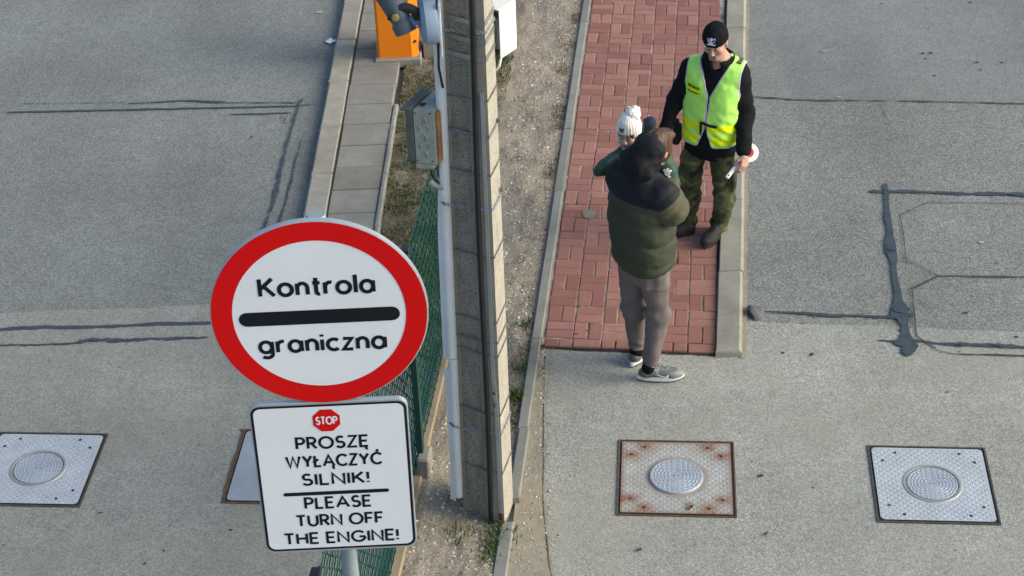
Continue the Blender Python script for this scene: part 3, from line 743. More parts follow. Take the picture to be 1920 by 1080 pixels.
        for q in range(1, 7):
            rr = Rc*(.18+.125*q); n = 4+q*4
            for i in range(n):
                a0 = 2*math.pi*(i+.12)/n; a1 = 2*math.pi*(i+.88)/n; am = ((a0+a1)/2) % (math.pi/2)
                if min(am, math.pi/2-am) < .10 and q > 1: continue
                w = Rc*.036; ring = [(rr-w, a0), (rr-w, a1), (rr+w, a1), (rr+w, a0)]
                base = [W(x*math.cos(t_), x*math.sin(t_), z0+.0001) for x, t_ in ring]; tp = [W(x*math.cos(t_)*1.0, x*math.sin(t_), z0+.0018) for x, t_ in [(rr-w*.6, a0+.02), (rr-w*.6, a1-.02), (rr+w*.6, a1-.02), (rr+w*.6, a0+.02)]]
                mb.add(base+tp, [(4, 5, 6, 7)]+[(i_, (i_+1) % 4, 4+(i_+1) % 4, 4+i_) for i_ in range(4)])
        cv = mb.build('cover', COVER, root)
        for sx in (-1, 1):
            mb = MB(); mb.lathe(W(sx*.014, 0, z0+.0004), (0, 0, 1), [(.005, 0), (.0045, .0006)], 10); mb.build('lifting_hole', DARKGAP, cv)
    return root
q = lambda *a: [at(*p) for p in a]
plate('inspection_plate', *q((1160, 826), (1376, 829), (1382, 974), (1155, 968)), 'rust spotted steel plate with raised blue grey round cover, below the grey trainers', P_RUST, True, 'raised', True, corner=.006)
plate('inspection_plate', *q((1626, 836), (1846, 840), (1878, 988), (1644, 982)), 'clean silver chequered plate with ringed round cover and dark bolt holes, lying furthest right', P_CLEAN, True, 'ring', False, rim=M('frame_dark', (.06, .06, .055), .85, .3, 20))
c1 = at(204, 815); c2 = at(150, 953); e = c2-c1; pr = V(e[1], -e[0], 0); pr = pr if pr[0] < 0 else -pr
plate('inspection_plate', c1+pr, c1, c2, c2+pr, 'silver chequered plate with ringed round cover, cut by the left edge of the photo', P_CLEAN, True, 'ring', False, rim=M('frame_dark', (.06, .06, .055), .85, .3, 20))
c1 = at(458, 806); c2 = at(416, 945); e = c2-c1; pr = V(-e[1], e[0], 0)
plate('inspection_plate', c1, c1+pr, c2+pr, c2, 'smooth silver plate without a cover and rust stained frame, half hidden behind the white sign', M('plate_smooth', (.40, .44, .47), .45, .1, 4, .15, metal=.4), False, None)
rs = [c1+V(-.045, .03, 0), c1+V(.02, .03, 0), c1+V(.02, -.01, 0), c2+V(0, .0, 0), c2+V(.2, 0, 0), c2+V(.2, -.02, 0), c2+V(-.04, -.03, 0)]
ee = c2-c1; ww = [.014+.010*float(vnoise(V(i*.31, 0, 0), 1, 3))+.012*(i in (0, 1)) for i in range(40)]
tag(obj('rust_stain', [tuple((c1+ee*(i/39)+pr/np.linalg.norm(pr)*o_)[:2])+(.0065,) for i in range(40) for o_ in (-ww[i], .006)], [(2*i, 2*i+1, 2*i+3, 2*i+2) for i in range(39)], M('rust_dirt', (.17, .115, .065), .95, .35, 12, .3)), kind='structure')

# ------------------------------------------------------------ chain-link fence
PVC = M('green_coating', (.004, .06, .042), .65, .2, 5, spec=.2); PVCD = M('green_post', (.006, .05, .038), .4, .15, 4, spec=.5)
CAPM = M('black_cap', (.018, .024, .03), .5)
fd = nrm(V(.126, 1, 0)); f0 = V(fenceX(9.3), 9.3, 0)
fence = thing('chain_link_fence', f0, 'green plastic coated chain-link fence with green posts running along the soil strip', 'fence')
ft = lambda s, z, o=0: f0+fd*s+V(0, 0, z)+V(fd[1], -fd[0], 0)*o
for s in (-2.8, 0.0, 2.8):
    mb = MB(); mb.box(ft(s, .87, .03), (.04, .06, 1.62), (V(fd[1], -fd[0], 0), fd, V(0, 0, 1)), .004); p = mb.build('post', PVCD, fence)
    mb = MB(); mb.box(ft(s, 1.695, .03), (.05, .07, .03), (V(fd[1], -fd[0], 0), fd, V(0, 0, 1)), .005); mb.build('post_cap', CAPM, p)
    mb = MB(); mb.box(ft(s-.02, .09, .055), (.08, .16, .17), (V(fd[1], -fd[0], 0), fd, V(0, 0, 1)), .012); mb.build('footing', KERB_R, p)
mb = MB(); P_ = .045; ZT = 1.62
nz = int((ZT-.06)/(P_/1.0)); 
def wire(p, r=.0042):
    mb.tube(p, r, 3, False)
for i in range(-84, 74):
    s = i*P_; pts = []
    for k in range(nz+1):
        sg = 1 if (k+i) % 2 else -1
        pts.append(ft(s+sg*P_*.53+.004*math.sin(i*1.7+k), .06+k*P_, .003*sg+.008*math.sin(s*2.1)))
    wire(pts)
for z in (.12, .85, 1.56): wire([ft(-3.8+.2*k, z, .004) for k in range(36)], .002)
mb.build('mesh_panel', PVC, fence)

# ------------------------------------------------------------ concrete utility pole and what is strapped to it
t = NT('pole_concrete_rough')
a = t.ramp(t.noise(9, 6, .7, stretch=(1, 1, .35)), [(.3, (.30, .275, .23)), (.5, (.44, .405, .34)), (.7, (.56, .52, .44))])
a = t.mix(t.math('MULTIPLY', t.ramp(t.noise(70, 4, .8, stretch=(1, 1, 2.2)), [(.45, 0), (.6, 1)]), .8), a, (.12, .107, .09))
t.bump(t.noise(60, 4, .8, stretch=(1, 1, 2)), .9, .02); POLE_A = t.done(a, .95, 0, .15)
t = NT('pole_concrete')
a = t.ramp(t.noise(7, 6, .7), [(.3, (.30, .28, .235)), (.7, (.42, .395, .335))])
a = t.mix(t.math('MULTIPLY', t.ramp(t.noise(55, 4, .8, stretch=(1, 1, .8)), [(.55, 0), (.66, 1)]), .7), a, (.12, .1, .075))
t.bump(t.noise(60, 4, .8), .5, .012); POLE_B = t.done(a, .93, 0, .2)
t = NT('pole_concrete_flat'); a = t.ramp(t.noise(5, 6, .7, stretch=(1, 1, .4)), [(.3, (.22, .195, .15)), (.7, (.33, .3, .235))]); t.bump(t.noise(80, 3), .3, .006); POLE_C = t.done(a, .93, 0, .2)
PB = V(-.19, 8.87, 0)
foot = [V(-.352, 8.885, 0), V(-.165, 8.765, 0), V(-.098, 8.745, 0), V(-.040, 8.955, 0), V(-.26, 9.085, 0)]
def pole_pt(p, z):                 # taper and slight lean with the height
    k = 1-.048*z; return PB+(p-PB)*k+V(.008*z-.004, 0, z)
pole = thing('utility_pole', PB, 'tall weathered concrete utility pole with straps, cable and white conduit beside the brick path', 'pole')
mb = MB(); H = 7.2
pr = nrm(foot[1]-foot[0]); inn = V(-pr[1], pr[0], 0)
secs = []
for z in np.linspace(-.02, H, 40):
    a, b = foot[0], foot[1]
    ring = [a, a+pr*.012, a+pr*.018+inn*.012, b-pr*.062+inn*.012, b-pr*.056, b, foot[2], foot[3], foot[4]]
    secs.append([pole_pt(p, z) for p in ring])
nr = 9
for i in range(len(secs)-1):
    for k in range(nr):
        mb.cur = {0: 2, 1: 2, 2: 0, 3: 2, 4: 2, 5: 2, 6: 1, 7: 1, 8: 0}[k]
        mb.add([secs[i][k], secs[i][(k+1) % nr], secs[i+1][(k+1) % nr], secs[i+1][k]], [(0, 1, 2, 3)])
mb.add(secs[-1], [tuple(range(nr))])
mb.build('shaft', [POLE_A, POLE_B, POLE_C], pole)
WHITE = M('white_pvc', (.70, .71, .72), .4, .06, 3, dirt=((.4, .38, .33), .25)); CABLE = M('black_cable', (.012, .015, .02), .45)
pL = lambda z, o=0, d=0: pole_pt(foot[0], z)+V(-.9, -.43, 0)*o+pr*d
mb = MB(); mb.tube([pL(z, .012, -.022) for z in np.linspace(1.2, H, 30)], .031, 16); mb.build('conduit', WHITE, pole, smooth=False)
mb = MB(); mb.tube([pL(z, .012, -.022)+V(.004, 0, 0) for z in np.linspace(.13, 1.19, 12)], .028, 16); mb.build('conduit', WHITE, pole)
mb = MB(); mb.tube([pL(2.30, .014, -.022), pL(2.36, .014, -.022)], .0335, 16); mb.build('coupling', WHITE, pole)
mb = MB()                           # pale channel that stands proud of the conduit lower down
zz = np.linspace(1.18, 2.42, 16); L_ = [pL(z, .03, -.045-.022*math.sin(min(1, (2.42-z)/.5)*1.57)) for z in zz]; R_ = [pL(z, .034, -.008) for z in zz]
for i in range(15): mb.prism([L_[i], R_[i], R_[i+1], L_[i+1]], V(.003, .006, 0))
mb.build('channel', WHITE, pole)
mb = MB()
zz = np.linspace(.1, 1.1, 10); L_ = [pL(z, .034, -.062+.014*math.sin(z*3)) for z in zz]; R_ = [pL(z, .04, -.014) for z in zz]
for i in range(9): mb.prism([L_[i], R_[i], R_[i+1], L_[i+1]], V(.003, .006, 0))
mb.build('channel', WHITE, pole)
corner = lambda z, a=0, b=0: pole_pt(foot[1], z)+pr*a+V(-.45, -.89, 0)*b
mb = MB(); mb.tube([corner(z, -.012+.006*math.sin(z*2.2)+.002*z, .013) for z in np.linspace(-.01, H, 60)], .016, 10); mb.build('cable', CABLE, pole, smooth=True)
GS = M('galvanised_strip', (.36, .40, .42), .4, .12, 6, .2, metal=.4); 
face2 = nrm(foot[2]-foot[1]); n2 = V(face2[1], -face2[0], 0)
stp = lambda z, a: pole_pt(foot[1]+(foot[2]-foot[1])*a, z)+n2*.004
mb = MB(); zz = np.concatenate([np.linspace(.1, .95, 8), [1.0, 1.06, 1.12], np.linspace(1.2, 3.0, 14)])
sa = lambda z: .66+.05*(z < .97) if z < .97 else (.52 if z > 1.1 else .6)
for i in range(len(zz)-1):
    w = .17; mb.prism([stp(zz[i], sa(zz[i])-w), stp(zz[i], sa(zz[i])+w), stp(zz[i+1], sa(zz[i+1])+w), stp(zz[i+1], sa(zz[i+1])-w)], n2*.004)
st = mb.build('earthing_strip', GS, pole)
mb = MB(); mb.prism([stp(-.06, .53)+V(0, 0, 0), stp(-.06, .87), stp(.1, .87), stp(.1, .53)], n2*.005); mb.build('rusty_end', M('rust_brown', (.12, .045, .03), .85, .3, 20), pole)
for z in (1.02, .93): mb = MB(); mb.lathe(stp(z, .62)+n2*.004, n2, [(.01, 0), (.01, .008), (.005, .012)], 8); mb.build('bolt', RUST, st)
# straps: bands that follow the outline of the pole
STEEL = M('band_steel', (.30, .31, .32), .45, .2, 10, metal=.6); WIREM = M('tie_wire', (.19, .185, .175), .6, .3, 10, metal=.3); BLUE = M('blue_chain', (.19, .23, .30), .5, .2, 10, metal=.3); PURP = M('faded_strap', (.20, .165, .19), .7, .2, 10)
def strap(z, h, th, mat, tilt=0.0, conduit=True, name='strap', links=False):
    ring = [foot[0], foot[1], foot[2], foot[3], foot[4]]
    pts = []
    if conduit: ring = [foot[0]+V(-.055, .0, 0), foot[0]+V(-.03, -.045, 0)]+ring[1:]
    out = []
    for i in range(len(ring)):
        a, b = ring[i], ring[(i+1) % len(ring)]
        for k in range(10):
            p = a+(b-a)*k/10; zz_ = z+tilt*(p[0]-PB[0])/.2
            c_ = pole_pt(p, zz_); out.append(c_+nrm(V(*(c_-pole_pt(PB, zz_))[:2], 0))*(th+.003))
    mb = MB(); n = len(out)
    if links:
        for i in range(0, n, 1):
            a, b = out[i], out[(i+1) % n]; l = nrm(b-a); up = V(0, 0, 1); o = np.cross(l, up)
            m = (a+b)/2; L = np.linalg.norm(b-a)*.62; ax = up if i % 2 else o
            mb.tube([m+l*L*math.cos(t_)+ax*.008*math.sin(t_) for t_ in np.linspace(0, 6.283, 9)], .0024, 4, False)
    else:
        for i in range(n):
            a, b = out[i], out[(i+1) % n]; o = nrm(V(*((a+b)/2-pole_pt(PB, z))[:2], 0))
            mb.prism([a-V(0, 0, h/2), b-V(0, 0, h/2), b+V(0, 0, h/2), a+V(0, 0, h/2)], -o*th)
    return mb.build(name, mat, pole)
zof = lambda py, y=8.8: aty(880, py, y)[2]
for py in (40, 75, 107): strap(zof(py), .028, .002, STEEL, 0, False)
strap(zof(58), .02, .003, STEEL, .004, True, 'chain', True)
for py, tl in ((186, .012), (325, .008), (478, .01), (600, .012), (638, .012), (662, .006), (772, .008), (880, .01)): strap(zof(py), .011, .0045, WIREM, tl, False)
strap(zof(252), .02, .002, PURP, .0, False)
strap(zof(388), .022, .003, BLUE, .004, True, 'chain', True)
strap(zof(806), .022, .003, BLUE, .006, True, 'chain', True)
for py in (246, 378):
    p = pole_pt(foot[3], zof(py)); mb = MB(); mb.box(p+V(.006, -.03, 0), (.018, .022, .026), None, .003); mb.build('clamp', WIREM, pole)

# junction box on the left of the pole
BOXF = M('box_aluminium', (.30, .335, .315), .55, .12, 12, .3, metal=.2, dirt=((.2, .19, .15), .35)); BOXD = M('box_dark_green', (.075, .095, .085), .6, .2, 6); COPPER = M('rusty_side', (.36, .17, .075), .55, .35, 10, .3, metal=.2)
bz = 2.53; bh = .335
A0 = aty(776, 306, 8.86); A0 = V(A0[0], A0[1], bz)
tx = nrm(V(1, -.18, 0)); ty = V(-tx[1], tx[0], 0)
ty = nrm(V(.46, .89, 0)); A0 = A0+V(.012, 0, 0)
jb = thing('junction_box', A0, 'grey green junction box with round knock-outs and rusty side, fixed above the fence', 'electrical box')
bx = lambda a, b, z: A0+tx*a+ty*b+V(0, 0, z)
def obox(name, a0, a1, b0, b1, z0, z1, mat, par, bev=.004):
    mb = MB(); mb.box(bx((a0+a1)/2, (b0+b1)/2, (z0+z1)/2), (a1-a0, b1-b0, z1-z0), (tx, ty, V(0, 0, 1)), bev); return mb.build(name, mat, par)
bd = obox('body', 0, .118, 0, .235, 0, bh, BOXF, jb)
obox('back_plate', .119, .140, .004, .20, .012, bh-.012, COPPER, jb)
obox('lid', -.045, -.002, -.0, .235, .012, bh-.004, BOXD, jb, .006)
obox('lid_flange', -.064, -.035, -.016, .25, -.014, .011, BOXD, jb); obox('lid_flange', -.064, -.004, -.018, .25, bh-.003, bh+.012, BOXD, jb)
obox('bottom_lip', -.0, .1, -.004, .18, -.03, -.001, M('lip_metal', (.25, .25, .21), .6), jb)
for (z, r, a) in ((.272, .026, .052), (.222, .014, .03), (.222, .014, .078), (.166, .026, .052), (.112, .014, .03), (.112, .014, .078), (.062, .022, .052)):
    mb = MB(); mb.lathe(bx(a, -.0005, z), -ty, [(r, 0), (r-.002, .0035), (r-.005, .0035), (r-.006, .001)], 20, True); mb.build('knock_out', BOXF, bd)
for a, z in ((.012, .02), (.096, .02), (.012, bh-.02), (.096, bh-.02)): mb = MB(); mb.lathe(bx(a, -.0005, z), -ty, [(.005, 0), (.004, .003)], 8); mb.build('screw', DARKGAP, bd)
for a, b in ((.035, .07), (.075, .12)): mb = MB(); mb.lathe(bx(a, b, bh+.0005), (0, 0, 1), [(.022, 0), (.02, .004), (.015, .004), (.014, .001)], 18); mb.build('knock_out', BOXF, bd)
mb = MB(); mb.lathe(bx(.03, .06, bh+.0045), (0, 0, 1), [(.02, 0), (.008, .002)], 9); mb.build('dirt_cake', M('dirt', (.03, .03, .026), .95), bd)
for a in (.05, .09): mb = MB(); mb.lathe(bx(a, .06, -.03), (0, 0, -1), [(.016, 0), (.016, .022), (.011, .026), (.011, .04)], 14); mb.build('cable_gland', M('gland', (.1, .105, .1), .6), jb)
mb = MB(); mb.tube([bx(.05, .06, -.06), bx(.055, .055, -.1), bx(.075, .05, -.13), bx(.105, .05, -.15)], .006, 8); mb.build('cable', CABLE, jb)
mb = MB(); mb.tube([bx(.09, .06, -.06), bx(.1, .05, -.1), bx(.115, .05, -.15)], .007, 8); mb.build('cable', CABLE, jb)
mb = MB(); mb.tube([bx(.06, .03, -.125), bx(.085, .03, -.15), bx(.125, .035, -.17)], .014, 10); mb.build('cable_sleeve', M('sleeve_grey', (.36, .36, .32), .6), jb)

# loudspeaker on its drum bracket
BG = M('blue_grey_paint', (.19, .26, .36), .45, .1, 4, spec=.5); BGD = M('blue_grey_dark', (.075, .10, .125), .5, .1, 4)
c0 = aty(815, 36, 8.8)
sp_ = thing('loudspeaker', c0, 'blue grey horn loudspeaker on a drum bracket strapped high on the pole', 'loudspeaker')
axl = nrm(V(-1, -.12, -.02))
mb = MB(); mb.lathe(c0+V(.01, 0, 0), axl, [(.03, 0), (.122, .0), (.126, .012), (.126, .065), (.11, .085), (.05, .09)], 40); sharp(mb.build('drum', BG, sp_), 35)
mb = MB(); mb.box(c0+V(.028, 0, -.03), (.014, .17, .3), None, .003); mb.build('mounting_plate', M('plate_pale', (.42, .46, .5), .5), sp_)
mb = MB(); mb.lathe(c0+axl*.075, axl, [(.036, 0), (.036, .085), (.046, .09), (.046, .11)], 24); sharp(mb.build('pipe', BG, sp_), 35)
hd = nrm(V(-.34, .32, .88)); hc = c0+axl*.17
mb = MB(); mb.lathe(hc-hd*.06, hd, [(.02, 0), (.055, .004), (.06, .05), (.05, .07), (.058, .1), (.075, .2), (.115, .33), (.125, .36), (.118, .362), (.068, .2), (.04, .1)], 36); sharp(mb.build('horn', BGD, sp_), 35)
mb = MB(); ys_ = nrm(np.cross(hd, axl))
mb.tube([hc+V(.07*math.cos(a)+.02, -.02, .075*math.sin(a)+.02) for a in np.linspace(.1, 3.05, 12)], .014, 6, True, 2.0); mb.build('bracket_arc', M('black_metal', (.02, .022, .025), .5), sp_)
mb = MB(); mb.lathe(c0+axl*.2+V(0, -.03, .05), (0, -1, .3), [(.02, 0), (.02, .03), (.012, .034)], 12); mb.build('wing_nut', M('brass_green', (.2, .19, .05), .6), sp_)
for dz in (-.09, .02): mb = MB(); mb.lathe(c0+axl*.09+V(0, -.1, dz), V(-.3, -1, 0), [(.006, 0), (.005, .005)], 8); mb.build('screw', GALV, sp_)
mb = MB(); mb.tube([c0+V(.01, .02, -.15), c0+V(.005, .03, -.3), c0+V(.02, .04, -.42)], .007, 8); mb.build('cable', CABLE, sp_)

# white cover box on the right of the pole
WB = M('white_enamel', (.74, .74, .70), .45, .05, 3); WG = M('grey_inside', (.34, .345, .31), .7, .1, 6)
wy = 8.93; a = aty(938, 111, wy); b = aty(938, 33, wy)
W0 = V(a[0]+.004, wy, a[2]); hgt = b[2]-a[2]
wn = nrm(V(.80, -.60, 0)); wt = nrm(V(.60, .80, 0)); hgt = .285
wb = thing('cover_box', W0, 'white enamelled cover box standing off the right side of the pole', 'electrical box')
wx = lambda p, q_, z: W0+wt*p+wn*q_+V(0, 0, z)
def wbox(name, p0, p1, q0, q1, z0, z1, mat, bev=.003):
    mb = MB(); mb.box(wx((p0+p1)/2, (q0+q1)/2, (z0+z1)/2), (p1-p0, q1-q0, z1-z0), (wt, wn, V(0, 0, 1)), bev); return mb.build(name, mat, wb)
wbox('cover', 0, .15, -.006, .0, 0, hgt, WB)
wbox('top_panel', .0, .15, -.13, -.0065, hgt-.008, hgt, WB); wbox('inner_body', .012, .14, -.10, -.02, .02, hgt-.02, WG)
wbox('back_plate', -.005, .14, -.135, -.12, .05, hgt-.05, WB)
for z in (.03, hgt-.04): mb = MB(); mb.lathe(wx(.011, -.03, z), -wt, [(.016, 0), (.016, .012), (.008, .014)], 12); mb.build('hinge', DARKGAP, wb)
mb = MB(); mb.tube([wx(.03, -.02, .0), wx(.02, -.03, -.06), wx(.0, -.07, -.11), wx(-.02, -.12, -.14)], .0075, 8); mb.build('cable', WHITE, wb, smooth=True)

# ------------------------------------------------------------ barrier machine
ORA = M('orange_paint', (.82, .22, .006), .4, .06, 2, spec=.5)
oL = at(709, 112, .07); oR = at(785, 112, .07)
bm_ = thing('barrier_machine', V(oL[0], oL[1], 0), 'orange painted barrier machine cabinet on a concrete plinth at the end of the footpath', 'barrier machine')
w = oR[0]-oL[0]; O = lambda a, b, z: V(oL[0]+a, oL[1]+b, z)
mb = MB(); mb.box(O(w/2, .16, .045), (w+.05, .42, .09), None, .01); mb.build('plinth', KERB_R, bm_)
prof = [(0, .0), (w*.06, -.012), (w*.84, -.012), (w, .03), (w, .34), (0, .34)]
def ocol(s, z): return [O((a-w/2)*s+w/2, b, z) for a, b in prof]
mb = MB(); lv = [(1.0, .09), (1.0, .16), (1.0, 1.02), (.96, 1.06)]; n = len(prof)
rs_ = [ocol(s, z) for s, z in lv]; vs = [p for r_ in rs_ for p in r_]
mb.add(vs, [(i*n+k, i*n+(k+1) % n, (i+1)*n+(k+1) % n, (i+1)*n+k) for i in range(3) for k in range(n)]+[tuple(3*n+k for k in range(n))]); mb.build('cabinet', ORA, bm_)
mb = MB(); mb.lathe(O(w*.93, .012, .235), (.6, -.8, 0), [(.014, 0), (.014, .012), (.006, .014)], 12); mb.build('lock', DARKGAP, bm_)
mb = MB(); mb.box(O(w*.5, .1, 1.09), (w*.9, .3, .05), None, .01); mb.build('lid', M('lid_grey', (.12, .12, .12), .6), bm_)
mb = MB(); mb.box(O(w+.12, .2, .09), (.16, .22, .18), None, .01); tag(mb.build('concrete_block', KERB_R, origin=O(w+.12, .2, 0)), 'low grey concrete block on the grass right of the orange cabinet', 'block')

# ------------------------------------------------------------ small things on the ground
c = at(622, 79); mb = MB()
vs = [c+V(.045*math.cos(a)*(1+.3*math.sin(2*a+1)), .05*math.sin(a)*(1+.3*math.cos(3*a)), .008+.012*RNG.random()) for a in np.linspace(0, 6.283, 11)[:-1]]+[c+V(0, 0, .024)]
mb.add(vs, [(i, (i+1) % 10, 10) for i in range(10)]); tag(mb.build('paper_scrap', M('paper', (.8, .8, .8), .7), origin=c), 'crumpled scrap of white paper on the asphalt beside the left kerb', 'litter')
c = at(1409, 588); mb = MB(); BL_ = M('bitumen_lump', (.085, .09, .092), .7, .3, 20, .3)
n = 18; vs = []; 
for r_, z in ((1, .002), (.8, .022), (.5, .045), (.2, .06)):
    for k in range(n):
        a = 2*math.pi*k/n; l = 1.0+.22*math.cos(a)+.1*math.sin(3*a+z*40)+.08*math.cos(7*a); vs.append(c+V((-.03 if z > .03 else 0)+.06*l*r_*math.cos(a)+.02, .085*l*r_*math.sin(a), z))
mb.add(vs, [(i*n+k, i*n+(k+1) % n, (i+1)*n+(k+1) % n, (i+1)*n+k) for i in range(3) for k in range(n)]+[tuple(3*n+k for k in range(n))])
tag(mb.build('bitumen_lump', BL_, origin=c, smooth=True), 'dark grey lump of bitumen against the right kerb at the end of a seam', 'lump')

# ------------------------------------------------------------ road sign
SW = M('sign_white', (.68, .72, .765), .4, .02, 2, spec=.3, dirt=((.5, .52, .53), .22)); SR = M('sign_red', (.58, .002, .003), .45, .04, 2, spec=.2); SB = M('sign_black', (.006, .008, .012), .6, .1, 4, spec=.2); SG = M('sign_aluminium', (.42, .46, .50), .4, .08, 6, metal=.5); PG = M('post_zinc', (.33, .38, .42), .45, .15, 5, .2, metal=.4)
SC = V(-.805, 6.4, 3.2474); yaw, lean, pit = .021, -.0064, -.0245
rx = V(math.cos(yaw)*math.cos(lean), math.sin(yaw)*math.cos(lean), math.sin(lean)); n0 = V(math.sin(yaw), -math.cos(yaw), 0)
up0 = np.cross(n0, rx); up0 = up0 if up0[2] > 0 else -up0; up = up0*math.cos(pit)+n0*math.sin(pit); nn_ = nrm(np.cross(rx, up)); nn_ = nn_ if nn_[1] < 0 else -nn_
S3 = lambda x, y, l=0: SC+rx*x+up*y+nn_*l
R3 = lambda x, y, l=0: SC-up*.862-rx*.002+rx*x+up*y+nn_*l
ptop = aty(583, 403, 6.47); pbot = S3(.0, -1.4, -.05)
px_ = lambda z: V(np.interp(z, [0, pbot[2], ptop[2]], [pbot[0]+.045, pbot[0], ptop[0]+.02]), 6.475, z)
sign = thing('road_sign', px_(0), 'round red and white border control sign above a white notice on a grey post', 'road sign')
mb = MB(); mb.tube([px_(0), px_(1.0), px_(2.4), px_(ptop[2]-.02)], .038, 20); post = sharp(mb.build('post', PG, sign), 40)
mb = MB(); mb.lathe(px_(ptop[2]-.03), (0, 0, 1), [(.041, 0), (.041, .022), (.036, .03)], 20); mb.build('post_cap', PG, post)
def disc(r, l, n=72): return [S3(r*math.cos(2*math.pi*k/n), r*math.sin(2*math.pi*k/n), l) for k in range(n)]
mb = MB(); n = 72; rings = [disc(.454, -.024), disc(.454, .0), disc(.447, .003), disc(.443, -.001)]
vs = [p for r_ in rings for p in r_]; mb.add(vs, [(i*n+k, i*n+(k+1) % n, (i+1)*n+(k+1) % n, (i+1)*n+k) for i in range(3) for k in range(n)]+[tuple(range(n))[::-1], tuple(3*n+k for k in range(n))]); rp = sharp(mb.build('round_panel', SG, sign), 30)
mb = MB(); vs = disc(.4485, .0045)+disc(.3605, .0045); mb.add(vs, [(k, (k+1) % n, n+(k+1) % n, n+k) for k in range(n)]); mb.build('red_border', SR, rp)
obj('white_field', disc(.3610, .003), [tuple(range(n))], SW, rp)
def pill(P, cx, cy, hl, hh, l, ang=0, n=10):
    out = [(cx+hl-hh+hh*math.cos(a), cy+hh*math.sin(a)) for a in np.linspace(-1.5708, 1.5708, n)]+[(cx-hl+hh+hh*math.cos(a), cy+hh*math.sin(a)) for a in np.linspace(1.5708, 4.7124, n)]
    return [P(x, y, l) for x, y in out]
p_ = pill(S3, 0, -.009, .335, .0345, .0045); obj('bar', p_, [tuple(range(len(p_)))], SB, rp)
mb = MB(); letter_mesh(mb, 'Kontrola', .0, .103, .084, .468, .0086, S3, .0045, .27); mb.build('lettering', SB, rp)
mb = MB(); letter_mesh(mb, 'graniczna', .002, -.178, .082, .525, .0084, S3, .0045, .27); mb.build('lettering', SB, rp)
def rrect(P, w, h, r, l, n=6):
    out = []
    for sx, sy, a0 in ((1, 1, 0), (-1, 1, 90), (-1, -1, 180), (1, -1, 270)):
        out += [(sx*(w/2-r)+r*math.cos(math.radians(a0+i*90/n)), sy*(h/2-r)+r*math.sin(math.radians(a0+i*90/n))) for i in range(n+1)]
    return [P(x, y, l) for x, y in out]
def loop(name, rings, mat, par, caps=True):
    n = len(rings[0]); mb = MB(); mb.add([p for r_ in rings for p in r_], [(i*n+k, i*n+(k+1) % n, (i+1)*n+(k+1) % n, (i+1)*n+k) for i in range(len(rings)-1) for k in range(n)]+([tuple(range(n))[::-1], tuple((len(rings)-1)*n+k for k in range(n))] if caps else [])); return mb.build(name, mat, par)
w_, h_ = .682, .830
qp = loop('rectangular_panel', [rrect(R3, w_, h_, .045, -.02), rrect(R3, w_, h_, .045, .001), rrect(R3, w_-.006, h_-.006, .042, .003)], SG, sign)
loop('black_border', [rrect(R3, w_-.012, h_-.024, .04, .0042), rrect(R3, w_-.034, h_-.046, .032, .0042)], SB, qp, False)
obj('white_field', rrect(R3, w_-.033, h_-.045, .032, .0038), [tuple(range(28))], SW, qp)
oc = [R3(-.012+.063*math.cos(math.radians(22.5+45*k)), .318+.063*math.sin(math.radians(22.5+45*k)), .0055) for k in range(8)]
so = obj('stop_symbol', oc, [tuple(range(8))], SR, qp)
mb = MB(); letter_mesh(mb, 'STOP', -.012, .300, .037, .088, .0036, R3, .007, .28); mb.build('lettering', SW, so)
for s_, y, wd in (('PROSZĘ', .170, .308), ('WYŁĄCZYĆ', .071, .412), ('SILNIK!', -.030, .288), ('PLEASE', -.163, .288), ('TURN OFF', -.262, .382), ('THE ENGINE!', -.364, .508)):
    mb = MB(); letter_mesh(mb, s_, .003, y, .058, wd, .0061, R3, .005, .3); mb.build('lettering', SB, qp)
p_ = pill(R3, .0, -.0800, .234, .0098, .005); obj('divider', p_, [tuple(range(len(p_)))], SB, qp)
for y in (.2, -.22, -.62, -1.1):
    mb = MB(); mb.box(S3(.02, y, -.035), (.11, .022, .03), (rx, nn_, up), .003); mb.build('clamp', SG, sign)

# dry leaves and bits lying about
LEAFM = M('dry_leaf', (.085, .06, .042), .9, .35, 40)
lf0 = None
for i, (px, py, s, lab) in enumerate(((1426, 893, .022, 'dark curled leaf on the pavement right of the rusty inspection plate'), (1199, 1031, .024, 'dark leaf on the pavement below the rusty inspection plate'), (1437, 1001, .022, 'brown curled leaf below and right of the rusty inspection plate'), (1294, 952, .034, 'reddish brown leaf lying on the rusty inspection plate'))):
    c = at(px, py, .010 if i != 3 else .018); th = RNG.random()*6.28; mb = MB(); out = [(1.0, 0), (.55, .38), (0, .45), (-.55, .3), (-1.0, 0), (-.5, -.33), (0, -.4), (.6, -.3)]
    vs = [c+V(s*(a*math.cos(th)-b*math.sin(th)), s*(a*math.sin(th)+b*math.cos(th)), .008*abs(b)/.4*(1+.5*math.sin(i+a*3))) for a, b in out]+[c+V(0, 0, .001), c+V(s*1.5*math.cos(th), s*1.5*math.sin(th), .006)]
    mb.add(vs, [(k, (k+1) % 8, 8) for k in range(8)]+[(0, 9, 8)])
    tag(mb.build('dry_leaf', LEAFM if i != 3 else M('red_leaf', (.13, .045, .04), .85, .3, 40), origin=c), lab, 'leaf', 'dry leaves on the pavement')
